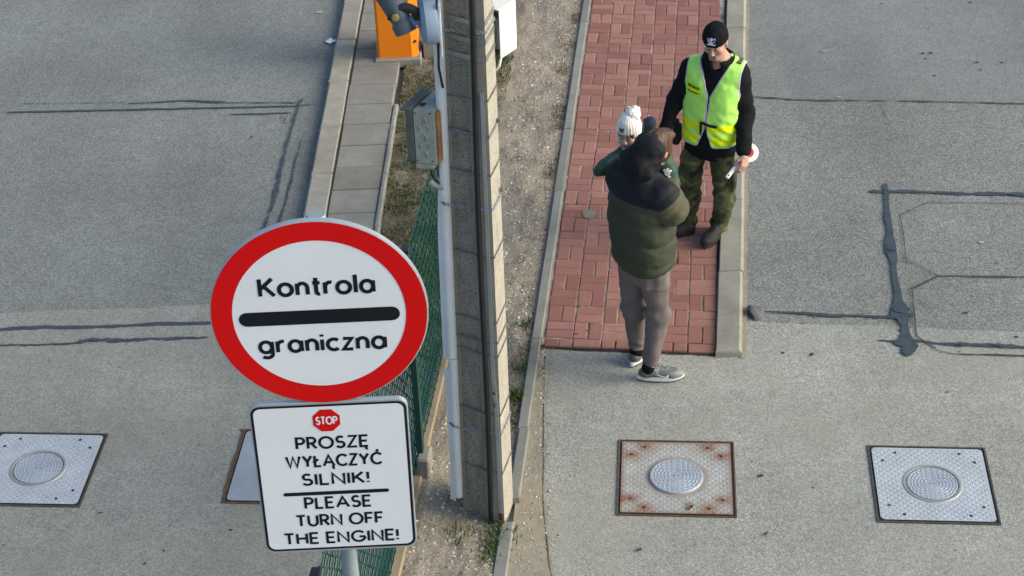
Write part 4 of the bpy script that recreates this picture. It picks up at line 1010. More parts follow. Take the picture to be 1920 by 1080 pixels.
# ------------------------------------------------------------ people
SKIN = NT('skin'); 
_a = SKIN.mix(SKIN.ramp(SKIN.noise(14, 4), [(.3, 0), (.7, 1)]), (.40, .235, .18), (.50, .30, .235)); SKIN.b.inputs['Subsurface Weight'].default_value = .12; SKIN.b.inputs['Subsurface Radius'].default_value = (.02, .008, .005); SKIN = SKIN.done(_a, .55, 0, .4)
STUB = M('shaved_skin', (.31, .20, .165), .6, .15, 30); LIPS = M('lips', (.36, .145, .125), .5, .1, 30); BROW = M('brow_hair', (.10, .065, .045), .8, .3, 60); EYE = M('eye_dark', (.035, .025, .02), .3)
def head(S, c, fw, up, sc=1.0, neck=None, k=.018, child=False):
    """adds a head with a face to the body; returns a world -> head mapping"""
    fw = nrm(fw); up = nrm(up-fw*np.dot(up, fw)); rt = np.cross(fw, up)
    A = np.array([rt, fw, up]); T = lambda x, y, z: c+(rt*x+fw*y+up*z)*sc
    E_ = lambda p, r, kk=k, sub=False: S.ell(T(*p), V(*r)*sc, A, kk*sc, sub)
    C_ = lambda p, q_, r1, r2, kk=k, sub=False: S.cap(T(*p), T(*q_), r1*sc, r2*sc, kk*sc, None, sub)
    E_((0, -.008, .03), (.076, .097, .098)); E_((0, .03, -.045), (.061, .066, .075), .03)
    if child: E_((.034, .062, -.035), (.032, .03, .032), .02); E_((-.034, .062, -.035), (.032, .03, .032), .02)
    C_((-.018, .078, -.098), (.018, .078, -.098), .019, .019, .025)
    C_((-.03, .085, .03), (.03, .085, .03), .0125, .0125, .02)
    for s in (-1, 1):
        E_((s*.042, .066, -.022), (.026, .022, .022), .02)
        E_((s*.031, .103, .010), (.017, .014, .012), .012, True)
        E_((s*.031, .0865, .008), (.0135, .0125, .0115), .004)
        E_((s*.079, -.008, -.005), (.010, .021, .032), .008); C_((s*.012, .104, -.033), (s*.008, .1, -.034), .009, .009, .008)
    h = .7 if child else 1
    C_((0, .094, .012), (0, .094+.022*h, -.026), .0085, .0125, .008)
    C_((-.017, .091, -.061), (.017, .091, -.061), .0075, .0075, .006); C_((-.014, .089, -.072), (.014, .089, -.072), .0085, .0085, .006)
    C_((-.022, .1015, -.0665), (.022, .1015, -.0665), .0022, .0022, .003, True)
    if neck is not None: S.cap(T(0, -.02, -.05), neck, .056*sc, .062*sc, .03)
    def loc(P): q_ = (P-c)/sc; return np.stack([q_@rt, q_@fw, q_@up], -1)
    return loc, T
def face_pick(loc, stub=True):
    def f(P):
        q_ = loc(P); x, y, z = np.abs(q_[:, 0]), q_[:, 1], q_[:, 2]; m = np.zeros(len(P), int); fr = (y > .05) & (z > -.15) & (z < .15) & (x < .09)
        if stub: m[fr & (z < -.042) & (x < .062)] = 1
        m[fr & (np.abs(z+.0665) < .012-.22*np.maximum(x-.008, 0)) & (x < .026) & (y > .078)] = 2
        m[fr & (np.abs(z-.034+.25*np.maximum(x-.03, 0)) < .006) & (x > .013) & (x < .052)] = 3
        m[fr & (np.abs(z-.006) < .0062-.2*np.abs(x-.031)) & (np.abs(x-.031) < .015)] = 4
        return m
    return f
FM = [SKIN, STUB, LIPS, BROW, EYE]
def hand(S, w, d, n, side, curl=(.5, .6, .5), sc=1.0, thumb=.5, spread=.06):
    """palm and five separate fingers: d towards the fingers, n out of the back of the hand, side towards the thumb"""
    d = nrm(d); n = nrm(n-d*np.dot(n, d)); s = np.cross(d, n); s = s if np.dot(s, side) > 0 else -s
    S.cap(w-d*.03*sc, w+d*.02*sc, .027*sc, .027*sc, .02, (n, 1.25))
    L = [(.031, .085, (.042, .027, .02)), (.010, .09, (.047, .03, .021)), (-.011, .086, (.043, .028, .02)), (-.031, .078, (.034, .021, .018))]
    for i, (o, l, seg) in enumerate(L):
        k0 = w+(d*l+s*o)*sc; S.cap(w+s*o*.55*sc+d*.015*sc, k0, .0165*sc, .0115*sc, .016)
        p = k0; ang = 0; r = .0098*sc
        for j, sl_ in enumerate(seg):
            ang += curl[j]*(1+.08*i); dd = d*math.cos(ang)-n*math.sin(ang)+s*spread*(1.5-i)*math.cos(ang); q_ = p+nrm(dd)*sl_*sc
            S.cap(p, q_, r, r*.9, .004); p = q_; r *= .9
    b = w+(d*.022+s*.026)*sc; m = b+(d*.03+s*.022-n*(.012+.012*thumb))*sc; m2 = m+(d*.03-n*.022*thumb*1.4-s*.006*thumb)*sc; e = m2+(d*.02-n*.02*thumb-s*.012*thumb)*sc
    S.cap(b-s*.012*sc, m, .0165*sc, .0125*sc, .012); S.cap(m, m2, .0118*sc, .0105*sc, .005); S.cap(m2, e, .0105*sc, .0088*sc, .004)

# ================= the guard
GO = V(1.46, 11.93, 0)
gf_ = nrm(V(-.36, -.93, 0)); gl_ = V(-gf_[1], gf_[0], 0); gl_ = gl_ if gl_[0] > 0 else -gl_   # chest direction, his left side
Z3 = V(0, 0, 1)
hipR, hipL = aty(1298, 296, 11.99), aty(1352, 298, 11.93)
knR, knL = aty(1295, 368, 11.99), aty(1358, 372, 11.87)
anR, anL = aty(1290, 428, 12.02), aty(1347, 436, 11.97)
GZ = V(0, 0, .036); toeR, toeL = at(1263, 442, .036), at(1322, 464, .036); heR, heL = at(1293, 437, .036), at(1345, 444, .036)
shR, shL = aty(1296, 126, 12.0), aty(1387, 134, 11.89)
elR, elL = aty(1266, 186, 12.03), aty(1398, 212, 11.92)
wrR, wrL = aty(1248, 240, 11.93), aty(1394, 281, 11.75)
hc_ = aty(1342, 78, 11.87); nb = aty(1349, 118, 11.94)
hfw = nrm(V(-.34, -.84, -.30)); hup = nrm(V(-.16, -.36, 1))
guard_cat = 'person'
B = Sdf()
gloc, gT = head(B, hc_, hfw, hup, .97, nb+V(0, 0, -.02))
pel = (hipR+hipL)/2+V(0, .02, .09)
B.chain([nb+V(0, 0, -.01), (nb*2+pel)/3+V(0, 0, 0), pel+V(0, 0, .06)], [.10, .11, .09], .06)
B.cap(shR-gl_*-.02, shL-gl_*.02, .06, .06, .05)
for a, b, c in ((shR, elR, wrR), (shL, elL, wrL)): B.chain([a, b, c], [.045, .037, .028], .03)
for a, b, c in ((hipR, knR, anR), (hipL, knL, anL)): B.chain([a, b, c], [.075, .052, .04], .05)
for a, h_, t_ in ((anR, heR, toeR), (anL, heL, toeL)): B.cap(h_+V(0, 0, .045), t_+V(0, 0, .035)-.15*(t_-h_), .026, .02, .03); B.cap(a, h_+V(0, 0, .05), .034, .03, .03)
padd = nrm(aty(1368, 328, 11.66)-aty(1398, 290, 11.73))           # direction of the paddle handle
hd_ = nrm(wrL-elL)
hand(B, wrL+hd_*.03+V(.012, 0, 0), nrm(hd_+V(-.02, -.05, -.25)), nrm(V(.66, -.70, .2)), nrm(V(-.72, -.6, 0)), (.45, .95, .7), 1.0, .9)
hd2 = nrm(wrR-elR); hand(B, wrR+hd2*.03, hd2, nrm(V(-.7, -.4, .1)), nrm(V(.3, -.9, 0)), (.35, .45, .3), 1.0, .5)
bv, bf = skin([(B, None, .01)], .0052); bv = soften(bv, bf, 1, .35)
guard = obj('person', bv, bf, FM, origin=GO, smooth=True, midx=face_pick(gloc)(bv[bf].mean(1)))
tag(guard, 'person in a lime hi-vis vest, black beanie and camouflage trousers standing on the bricks', 'person', 'people talking on the brick path')
# black fleece jacket
FLEECE = M('black_fleece', (.010, .011, .014), .95, .4, 60, .3, spec=.15, bump=.25, bscale=220)
tp = Sdf()
tb = aty(1331, 292, 12.0); cz = lambda z: np.array([np.interp(z, [.70, 1.1, 1.5], [tb[0]+.005, 1.505, 1.532]), np.interp(z, [.70, 1.1, 1.5], [12.0, 11.975, 11.945])])
LV = [(.715, .185, .135), (.80, .192, .142), (.95, .19, .142), (1.10, .197, .145), (1.25, .205, .147), (1.36, .207, .14), (1.44, .185, .118), (1.50, .135, .095), (1.545, .085, .078)]
tp.loft([(*cz(z), z, a, b) for z, a, b in LV], gl_, gf_, .03, 2.4)
tp.cap(shR+V(0, 0, -.01), shL+V(0, 0, -.01), .062, .062, .06)
tp.chain([shR-gl_*.0, elR, wrR], [.069, .059, .048], .045); tp.chain([shL, elL, wrL], [.072, .062, .051], .045)
def wr(amp, sc, st=(1, 1, 2.2), seed=0):
    st = np.array(st, np.float32)
    return lambda P, F: amp*vnoise(P*st, sc, seed)+amp*.5*vnoise(P*st, sc*2.3, seed+1)
jk, jv, jf = cloth('jacket', [(tp, wr(.009, 9, (1, 1, 1.8), 3), .01)], .0085, FLEECE, guard)
colr = Sdf(); cc = nb+V(0, 0, .03)+gf_*.005
for t_ in np.linspace(0, 2*math.pi, 22): pass
ring = lambda r, f_, z, a0, a1, n=26: [cc+gl_*r*math.cos(a)+gf_*(f_*math.sin(a))+V(0, 0, z+.0*math.sin(a)) for a in np.linspace(a0, a1, n)]
lo_ = ring(.090, .100, -.05, -4.50, 1.36); hi_ = [p+gf_*.012+V(0, 0, .012*math.sin(k*.25)) for k, p in enumerate(ring(.098, .118, .030, -4.32, 1.18))]
for i in range(25):
    colr.cap(lo_[i], hi_[i], .011, .010, .02); colr.cap(hi_[i], hi_[i+1], .010, .010, .02)
cloth('collar', [(colr, None, .01)], .006, FLEECE, jk)
# lime vest: a shell a little outside the jacket
t = NT('hi_vis_vest'); a = t.mix(t.ramp(t.noise(6, 4), [(.3, 0), (.7, 1)]), (.41, .84, .14), (.46, .90, .17))
a = t.mix(t.math('GREATER_THAN', t.attr('band'), 0), a, (.72, .95, .004)); a = t.mix(t.math('GREATER_THAN', t.attr('trim'), 0), a, (.42, .43, .46)); t.bump(t.noise(40, 3), .12, .004); LIME = t.done(a, .55, 0, .35)
YEL = M('reflective_yellow', (.62, .93, .006), .45, .05, 6); TRIM = M('grey_trim', (.42, .43, .46), .5, .1, 10)
vz0 = .845
def vlocal(P):
    z = P[..., 2]; cx = np.interp(z, [.70, 1.1, 1.5], [tb[0]+.005, 1.505, 1.532]); cy = np.interp(z, [.70, 1.1, 1.5], [12.0, 11.975, 11.945])
    dx, dy = P[..., 0]-cx, P[..., 1]-cy
    return dx*gl_[0]+dy*gl_[1], dx*gf_[0]+dy*gf_[1], z
def vcut(P):
    x, y, z = vlocal(P); front = y > 0
    g = np.interp(z, [.80, .86, .93, 1.0, 1.05, 1.10, 1.28, 1.40, 1.52, 1.62], [.085, .05, .026, .006, .0015, .0015, .006, .052, .105, .13])
    xc = np.interp(z, [.9, 1.15, 1.5], [-.012, .0, .0])
    d = np.where(front, g-np.abs(x-xc), .085-np.abs(x)*1.0 if False else np.where(z > 1.5, .08-np.abs(x), -1))
    hem = np.where(front, vz0+.025*np.clip((.07-np.abs(x-xc))/.07, 0, 1)**2-np.clip((np.abs(x-xc)-.12)/.09, 0, 1)*.0-z, vz0+.01-z)
    ax = np.interp(z, [.8, 1.12, 1.2, 1.34, 1.45, 1.6], [.5, .5, .225, .200, .198, .215]); arm = np.abs(x)-ax
    return np.maximum(np.maximum(d, hem), arm)
vs_t = Sdf(); vs_t.loft([(*cz(z), z, a+.016, b+.019) for z, a, b in LV], gl_, gf_, .03, 2.4); vs_t.cap(shR-gl_*.01, shL+gl_*.01, .086, .086, .06)
def vband(P):
    x, y, z = vlocal(P); s = np.where(x < 0, z-.10*np.abs(x), z+.02*x); return .034-np.minimum(np.abs(s-1.012), np.abs(s-.908))
vest, vv, vf = cloth('vest', [(vs_t, lambda P, F: .006*vnoise(P*np.array((1, 1, .45), np.float32), 11, 5)+.005*vnoise(P*np.array((1, 1, .8), np.float32), 24, 8)+.004*np.sin((P[..., 2]*1.0+P[..., 0]*.8)*75+6*vnoise(P, 5, 3))*np.clip((1.15-P[..., 2])/.2, 0, 1), .01)], .0048, [LIME], guard, vcut, None, 1); zones(vest, vv, band=vband, trim=lambda P: vcut(P)+.0105)
vt = bvh(vv, vf)
def onvest(px, py): return aty(px, py, 11.4)
def dr(name, quad, n, m, mat, par, lift, tree, direc):
    """a small cloth piece laid on a garment: quad = 4 corners, n x m cells"""
    a, b, c, d = quad; g = [(a+(b-a)*i/n)*(1-j/m)+(d+(c-d)*i/n)*(j/m) for j in range(m+1) for i in range(n+1)]
    p = drape(g, direc, tree, lift); return obj(name, p, [(j*(n+1)+i, j*(n+1)+i+1, (j+1)*(n+1)+i+1, (j+1)*(n+1)+i) for j in range(m) for i in range(n)], mat, par, smooth=True)
VD = nrm(gf_*-1+V(0, 0, -.35))
fr0 = V(1.5, 11.95, 0)
F3 = lambda x, z: V(cz(z)[0], cz(z)[1], z)+gl_*x+gf_*.30
pt = dr('badge_patch', [F3(-.172, 1.37), F3(-.068, 1.355), F3(-.07, 1.275), F3(-.175, 1.295)], 8, 5, YEL, vest, .004, vt, -gf_)
def letters_on(text, x0, z0, x1, z1, h, hw, mat, par, lift):
    ss, W_ = strokes(text, .2); mb = MB()
    for j, s in enumerate(ss):
        pl_ = [(a/W_, b) for a, b in s]; L_, R_ = ribbon([(a*(x1-x0), b*h) for a, b in pl_], hw); n = len(L_)
        P_ = [F3(x0+p[0], z0+(z1-z0)*p[0]/(x1-x0)+p[1]) for p in L_]+[F3(x0+p[0], z0+(z1-z0)*p[0]/(x1-x0)+p[1]) for p in R_]
        mb.add(drape(P_, -gf_, vt, lift+.00008*(j % 4)), [(i, n+i, n+i+1, i+1) for i in range(n-1)])
    return mb.build('lettering', mat, par)
INK = M('ink', (.02, .025, .015), .8)
letters_on('STRAŻ GRANICZNA', -.168, 1.338, -.074, 1.325, .019, .0016, INK, pt, .0062)
mb = MB()                                     # second line too small to read: a row of short marks
for i in range(15):
    x = -.168+.0062*i; mb.add(drape([F3(x, 1.312-.0008*i), F3(x+.0045, 1.3115-.0008*i), F3(x+.0045, 1.2995-.0008*i), F3(x, 1.3-.0008*i)], -gf_, vt, .0062), [(0, 1, 2, 3)])
mb.build('lettering', INK, pt)
STRAP = M('black_webbing', (.012, .012, .014), .8)
def webbing(pts, wd, lift=.012):
    mb = MB(); n = len(pts)
    L_ = []; R_ = []
    for i, p in enumerate(pts):
        t_ = nrm(V(*pts[min(i+1, n-1)])-V(*pts[max(i-1, 0)])); o = V(-t_[1], t_[0])*wd; q_ = V(*p); L_.append(F3(*(q_+o))); R_.append(F3(*(q_-o)))
    P_ = drape(L_+R_, -gf_, vt, lift); P2 = [p-gf_*.006 for p in P_]
    mb.add(P_+P2, [(i, n+i, n+i+1, i+1) for i in range(n-1)]+[(i, i+1, 2*n+i+1, 2*n+i) for i in range(n-1)]+[(n+i, 3*n+i, 3*n+i+1, n+i+1) for i in range(n-1)])
    return mb.build('strap', STRAP, vest)
webbing([(-.042, 1.062), (.0, 1.053), (.04, 1.043), (.082, 1.036)], .011); webbing([(-.036, 1.07), (-.036, 1.0), (-.032, .95), (-.026, .905)], .009, .015)
# shoulder tab and small things
mb = MB(); e = nrm(shL-shR); sp_c = shL+V(0, 0, .085)-e*.005; mb.box(sp_c, (.05, .09, .012), (nrm(np.cross(gf_, Z3)), gf_, nrm(Z3)), .004); mb.build('shoulder_tab', M('olive_tab', (.12, .12, .06), .8), jk)
# trousers
t = NT('camouflage')
f_ = t.noise(6.5, 4, .55, 1.2); g_ = t.noise(8.5, 4, .6, 1.5, stretch=(1.3, 1.3, 1.0))
a = t.ramp(f_, [(0, (.014, .017, .012)), (.40, (.046, .056, .026)), (.53, (.092, .094, .042)), (.63, (.16, .145, .07))], 'CONSTANT')
a = t.mix(t.ramp(g_, [(.0, 0), (.63, 1)], 'CONSTANT'), a, (.050, .029, .015)); t.bump(t.noise(200, 2), .15, .002); CAMO = t.done(a, .9, 0, .2)
tr = Sdf()
tr.loft([(*cz(z), z, a, b) for z, a, b in ((.70, .14, .11), (.75, .172, .125), (.83, .176, .128))], gl_, gf_, .05, 2.2)
tr.chain([hipR, knR, anR+V(0, 0, .025)], [.094, .069, .056], .045); tr.chain([hipL, knL, anL+V(0, 0, .05)], [.092, .071, .058], .045)
tr.ell(hipR+gl_*-.085+V(0, -.03, -.15), (.028, .07, .10), None, .03); tr.ell(hipL+gl_*.085+V(0, -.03, -.13), (.035, .075, .10), None, .03)
tr.ell(knL+V(-.02, -.05, -.04), (.055, .04, .09), None, .05); tr.ell(anL+V(0, -.02, .09), (.068, .066, .05), None, .03); tr.ell(anR+V(0, -.02, .09), (.064, .062, .05), None, .03)
def foldt(P, F):
    z = P[..., 2]; w_ = vnoise(P, 5, 4)
    return .009*vnoise(P*np.array((1, 1, 2.6), np.float32), 9, 2)+.007*np.sin(z*62+7*w_)*np.clip((.50-z)/.3, .15, 1)+.004*vnoise(P, 24, 9)
trs, _, _ = cloth('trousers', [(tr, foldt, .01)], .0075, CAMO, guard)
# belt pouch on his right hip
mb = MB(); pc = hipR-gl_*.115+V(-.0, .03, .17); mb.box(pc, (.05, .10, .15), (gl_, gf_, Z3), .012); mb.box(pc+V(0, 0, .09)-gl_*.01, (.035, .07, .05), (gl_, gf_, Z3), .01); mb.build('belt_pouch', STRAP, jk)
# boots
LEATH = M('black_leather', (.014, .014, .015), .75, .3, 12, spec=.4, bump=.2, bscale=80); SOLE = M('boot_sole', (.018, .018, .018), .8)
def shoe(h_, t_, an, r0, r1, height, mat, name, parent, sole_mat, sole_name, shaft=None, hh=.006):
    f2 = nrm((t_-h_)*V(1, 1, 0)); l2 = V(-f2[1], f2[0], 0); L = np.linalg.norm((t_-h_)[:2]); g = h_.copy()
    z0 = .036
    S = Sdf(); pts = [(0, r0, .05), (.3, r0*.98, .052), (.62, r1*1.02, .04), (.85, r1, .03), (1.0, r1*.8, .022)]
    for i in range(4):
        a_, b_ = pts[i], pts[i+1]
        S.cap(g+f2*L*a_[0]+V(0, 0, z0+.01+a_[2]*.35), g+f2*L*b_[0]+V(0, 0, z0+.01+b_[2]*.35), a_[1], b_[1], .03, (Z3, 1.35))
    S.cap(g+f2*L*.08+V(0, 0, z0+.03), an+V(0, 0, height*.4), r0*.95, r0*.9, .03)
    S.cap(g+f2*L*.25+V(0, 0, z0+.055), g+f2*L*.62+V(0, 0, z0+.035), r0*.8, r0*.7, .03)
    if shaft: S.cap(an+V(0, 0, 0), an+V(0, 0, shaft), r0*.95, r0*1.0, .02)
    cutf = lambda P: np.maximum(g[2]+z0-.012-P[..., 2], -9)
    o, vs__, fs__ = cloth(name, [(S, None, .01)], hh, mat, parent, cutf)
    base = []
    for i in range(28):
        a = 2*math.pi*i/28; u_ = (math.cos(a)+1)/2; wd = np.interp(u_, [0, .3, .55, .8, 1], [r0*.9, r0*1.02, r1*.98, r1*1.06, r1*.9]); base.append((L*(.5+.5*math.cos(a))+(.04 if math.cos(a) > 0 else .045)*math.cos(a), math.sin(a)*wd*1.07))
    lev = [(.0, .96), (.011, .99), (.030, 1.02), (.042, .98)]; mb = MB(); n = 28
    vs2 = [g+f2*(x*1.0)+l2*(y*s)+V(0, 0, z+.003+(.012*(max(0, x/L-.8)/.3)**2 if z < .02 else 0)) for z, s in lev for x, y in base]
    for i in range(3):
        mb.cur = 0 if i == 0 else 1
        mb.add(vs2[i*n:(i+2)*n], [(k, (k+1) % n, n+(k+1) % n, n+k) for k in range(n)])
    mb.add(vs2[:n], [tuple(range(n))[::-1]]); mb.add(vs2[3*n:], [tuple(range(n))])
    mb.build(sole_name, sole_mat if isinstance(sole_mat, list) else [sole_mat, sole_mat], o, smooth=True)
    return o, vs__, fs__, f2, l2
zb = V(0, 0, .034)
def lift(o): return o
for h_, t_, a_ in ((heR, toeR, anR), (heL, toeL, anL)):
    b0, bvs, bfs, f2, l2 = shoe(h_, t_, a_, .042, .045, .12, LEATH, 'boot', guard, SOLE, 'sole', .10)
    mb = MB(); L = np.linalg.norm((t_-h_)[:2]); bt = bvh(bvs, bfs)
    for i in range(5):
        u_ = .30+.08*i; c_ = h_+f2*L*u_+V(0, 0, .2); w_ = .020-.001*i
        P_ = drape([c_+l2*w_*k/3+f2*.004*abs(k) for k in range(-3, 4)], V(0, 0, -1), bt, .003); mb.tube(P_, .0028, 5)
    mb.build('lace', M('boot_lace', (.03, .03, .03), .9), b0)
# beanie
KNIT = M('black_knit', (.008, .009, .012), .95, .3, 40, spec=.12, bump=.3, bscale=260)
hs = Sdf(); rt_ = np.cross(hfw, hup)
uph = nrm(hup-hfw*np.dot(hup, hfw)); A_ = np.array([np.cross(hfw, uph), hfw, uph])
hs.ell(gT(0, -.006, .048), V(.088, .108, .104)*1.0, A_, .02); hs.cap(gT(0, -.004, .03), gT(0, -.004, .06), 0.084, .086, .02, (A_[1], .86))
hcut = lambda P: (lambda q_: -.0+.033+.10*np.minimum(q_[..., 1]-.02, 0)-q_[..., 2])(gloc(P))
bn, nv_, nf_ = cloth('beanie', [(hs, lambda P, F: .0022*vnoise(P, 30, 2), .01)], .006, KNIT, guard, hcut)
ht = bvh(nv_, nf_)
EMB = M('white_thread', (.66, .66, .72), .8, .15, 90)
def emblem(poly, lft): 
    P_ = [gT(x*1.45, .30, .016+z*1.2) for x, z in poly]; return drape(P_, -hfw, ht, lft)
mb = MB()                                       # spread eagle with a crown, stitched in white
half = [(0, .052), (.004, .052), (.006, .060), (.010, .062), (.019, .066), (.021, .058), (.018, .048), (.012, .042), (.011, .036), (.020, .032), (.024, .026), (.018, .022), (0, .024)]
right = [(x, z+.016) for x, z in half]; left = [(-x, z) for x, z in right[::-1]]
cen = (0, .056)
for H_ in (right, left):
    n = len(H_); P_ = emblem(H_+[cen], .002); mb.add(P_, [(i, i+1, n) for i in range(n-1)])
P_ = emblem([(-.006, .07), (.006, .07), (.006, .078), (.009, .086), (.003, .08), (0, .087), (-.003, .08), (-.009, .086), (-.006, .078)], .0022); mb.add(P_, [(0, 1, 2, 4, 6, 8), (2, 3, 4), (4, 5, 6), (6, 7, 8)])
mb.build('eagle_emblem', EMB, bn)
# signal paddle in his left hand
hp0, hp1 = aty(1397, 290, 11.76), aty(1363, 333, 11.64); pd = nrm(hp1-hp0)
dn = nrm(V(-.15, -.8, .55)); dn = nrm(dn-pd*np.dot(dn, pd)); ds = np.cross(pd, dn)
pad = thing('signal_paddle', hp1, 'white signal paddle with red centre held by the person in the vest', 'paddle')
PW = M('paddle_white', (.78, .78, .78), .35, .03, 4, spec=.5); PR = M('paddle_red', (.62, .05, .04), .3, .05, 4, spec=.5)
mb = MB(); mb.box((hp0+hp1)/2-pd*.02, (.022, .03, np.linalg.norm(hp1-hp0)+.05), (dn, ds, pd), .007); mb.build('handle', PW, pad)
mb = MB(); mb.lathe(hp1-pd*.018-dn*-.0112, dn, [(.006, 0), (.005, .0006)], 10); mb.build('cord_hole', DARKGAP, pad)
dc = aty(1403, 286, 11.86)
mb = MB(); mb.lathe(dc-dn*.006, dn, [(.068, 0), (.075, .003), (.075, .009), (.07, .012)], 40); mb.build('disc', PW, pad)
mb = MB(); mb.lathe(dc+dn*.0062, dn, [(.040, 0), (.039, .0016)], 36); mb.build('reflector', PR, pad)
mb = MB(); mb.tube([hp0-pd*.0, dc-pd*-.05], .011, 8); mb.build('neck', PW, pad)
# ================= the man in the padded jacket, carrying the child
FO = V(.89, 10.25, 0)
fr_ = nrm(V(.74, -.67, 0)); ff_ = nrm(V(.67, .74, 0))       # his right side, his front
fP = V(.885, 10.27, .93); fC = V(.855, 10.265, 1.30); fS = V(.845, 10.27, 1.54)
hR, hL = aty(1226, 500, 10.20), aty(1187, 492, 10.33)
kR, kL = aty(1233, 590, 10.20), aty(1189, 578, 10.36)
aR, aL = aty(1221, 676, 10.17), aty(1194, 650, 10.40)
heFR, toFR = at(1203, 712, .005), at(1278, 711, .005); heFL = at(1187, 686, .005); toFL = heFL+V(.16, .21, 0)
sR, sL = V(.985, 10.14, 1.475), V(.735, 10.375, 1.525)
eR, wR = aty(1262, 392, 10.13), aty(1252, 346, 10.42)
eL, wL = V(.78, 10.60, 1.26), V(.90, 10.70, 1.24)
fhc = aty(1231, 279, 10.34); fhw = nrm(V(.60, .74, -.30)); fhu = nrm(V(.25, .2, 1))
B = Sdf()
floc, fT = head(B, fhc, fhw, fhu, 1.0, fS+V(0, 0, .02))
B.chain([fS, fC, fP], [.11, .13, .12], .06); B.cap(sR, sL, .05, .05, .05)
B.chain([sR, eR, wR], [.05, .042, .03], .03); B.chain([sL, eL, wL], [.05, .042, .03], .03)
for a, b, c, h_, t_ in ((hR, kR, aR, heFR, toFR), (hL, kL, aL, heFL, toFL)):
    B.chain([a, b, c], [.08, .054, .036], .05); B.cap(c, h_+nrm(t_-h_)*.04+V(0, 0, .06), .036, .034, .03); B.cap(h_+V(0, 0, .05)+nrm(t_-h_)*.03, t_+V(0, 0, .04)-nrm(t_-h_)*.06, .028, .022, .03)
hand(B, wR+nrm(wR-eR)*.02, nrm(wR-eR+V(-.25, .1, 0)), nrm(V(.7, -.4, .3)), Z3, (.4, .5, .4), 1.0, .5)
hand(B, wL+nrm(wL-eL)*.02, nrm(V(.9, .1, .1)), nrm(V(0, .6, -.7)), nrm(V(0, .4, .8)), (.3, .4, .3), 1.0, .4)
bv, bf = skin([(B, None, .01)], .0056); bv = soften(bv, bf, 1, .35)
man = obj('person', bv, bf, FM, origin=FO, smooth=True, midx=face_pick(floc)(bv[bf].mean(1)))
tag(man, 'person in an olive padded jacket with black hood and grey trainers, carrying a child', 'person', 'people talking on the brick path')
# padded jacket: black yoke over olive green, quilted in soft rolls
ax = lambda z: np.array([np.interp(z, [.82, 1.0, 1.3, 1.5], [.885, .872, .852, .842]), np.interp(z, [.82, 1.0, 1.3, 1.5], [10.25, 10.255, 10.262, 10.27])])
T_ = Sdf(); T_.loft([(*ax(z), z, a, b) for z, a, b in ((.885, .165, .15), (.93, .190, .17), (1.02, .213, .185), (1.2, .220, .185), (1.38, .220, .175), (1.49, .20, .15), (1.56, .15, .12), (1.62, .09, .09))], fr_, ff_, .05, 2.3)
T_.cap(sR, sL, .088, .088, .08)
T0 = Sdf(); T0.p = T_.p[:1]
def quilt(P, F):
    z = P[..., 2]+.05*vnoise(P, 3.2, 1)+.12*((P[..., 0]-.85)*fr_[0]+(P[..., 1]-10.26)*fr_[1])*0
    w_ = np.abs(np.sin(math.pi*(z-.86+.25*((P[..., 0]-.85)*fr_[0]+(P[..., 1]-10.26)*fr_[1]))/.15)); low = np.clip((1.40-z)/.15, 0, 1)
    return -.013*low*(w_**.42-.6)+.007*vnoise(P*np.array((1, 1, 1.9), np.float32), 10, 3)+.0045*vnoise(P*np.array((1, 1, 1.5), np.float32), 22, 5)
S_ = Sdf(); sA = sR+fr_*.0; S_.chain([sA, eR, wR], [.098, .092, .066], .05); S_.chain([sL, eL, wL], [.095, .088, .066], .05)
def quilt_s(P, F):
    d1 = nrm(eR-sR).astype(np.float32); s1 = (P-sR.astype(np.float32))@d1; L1 = float(np.linalg.norm(eR-sR)); d2 = nrm(wR-eR).astype(np.float32); s2 = (P-eR.astype(np.float32))@d2
    s = np.where(s2 > 0, L1+s2, s1)+.03*vnoise(P, 6, 2)
    return -.018*(np.abs(np.sin(math.pi*(s+.02)/.105))**.6-.6)+.006*vnoise(P, 14, 6)+.004*vnoise(P, 28, 7)
def jpick(P):
    r_ = (P[:, 0]-.845)*fr_[0]+(P[:, 1]-10.26)*fr_[1]; f_ = (P[:, 0]-.845)*ff_[0]+(P[:, 1]-10.26)*ff_[1]; z = P[:, 2]
    zl = 1.455+.06*np.abs(np.clip(f_, -.2, .2))-.03*np.clip(r_+.2, 0, .35)/.35
    return z-zl
def jsleeve(P):
    r_ = (P[:, 0]-.845)*fr_[0]+(P[:, 1]-10.26)*fr_[1]; f_ = (P[:, 0]-.845)*ff_[0]+(P[:, 1]-10.26)*ff_[1]
    Q = P.astype(np.float32); da_ = nrm(eR-sR); return np.minimum(np.minimum(T0.eval(Q)-S_.eval(Q)-.004, r_), np.maximum((P-sR)@da_-.03, f_-.12))
t = NT('padded_nylon'); n_ = t.ramp(t.noise(5, 4), [(.3, .86), (.7, 1.14)])
a = t.mix(t.math('GREATER_THAN', t.attr('yoke'), 0), (.043, .049, .033), (.011, .013, .019)); a = t.mix(t.math('GREATER_THAN', t.attr('sleeve'), 0), a, (.082, .078, .046)); a = t.mix(1.0, a, n_, 'MULTIPLY')  # right sleeve's paler olive: light falling on it is put into the colour
t.bump(t.noise(55, 4, .65, .6), .3, .006); PAD = t.done(a, .68, 0, .22)
jk2, jv2, jf2 = cloth('padded_jacket', [(T_, quilt, .02), (S_, quilt_s, .035)], .0075, [PAD], man, None, None, 1); zones(jk2, jv2, yoke=jpick, sleeve=jsleeve)
# side zip
mb = MB(); jt = bvh(jv2, jf2)
P_ = [V(*ax(z), z)+fr_*.45+ff_*.155 for z in np.linspace(.88, 1.08, 10)]; P_ = drape(P_, -fr_, jt, .002); mb.tube(P_, .004, 6); mb.build('side_zip', STRAP, jk2)
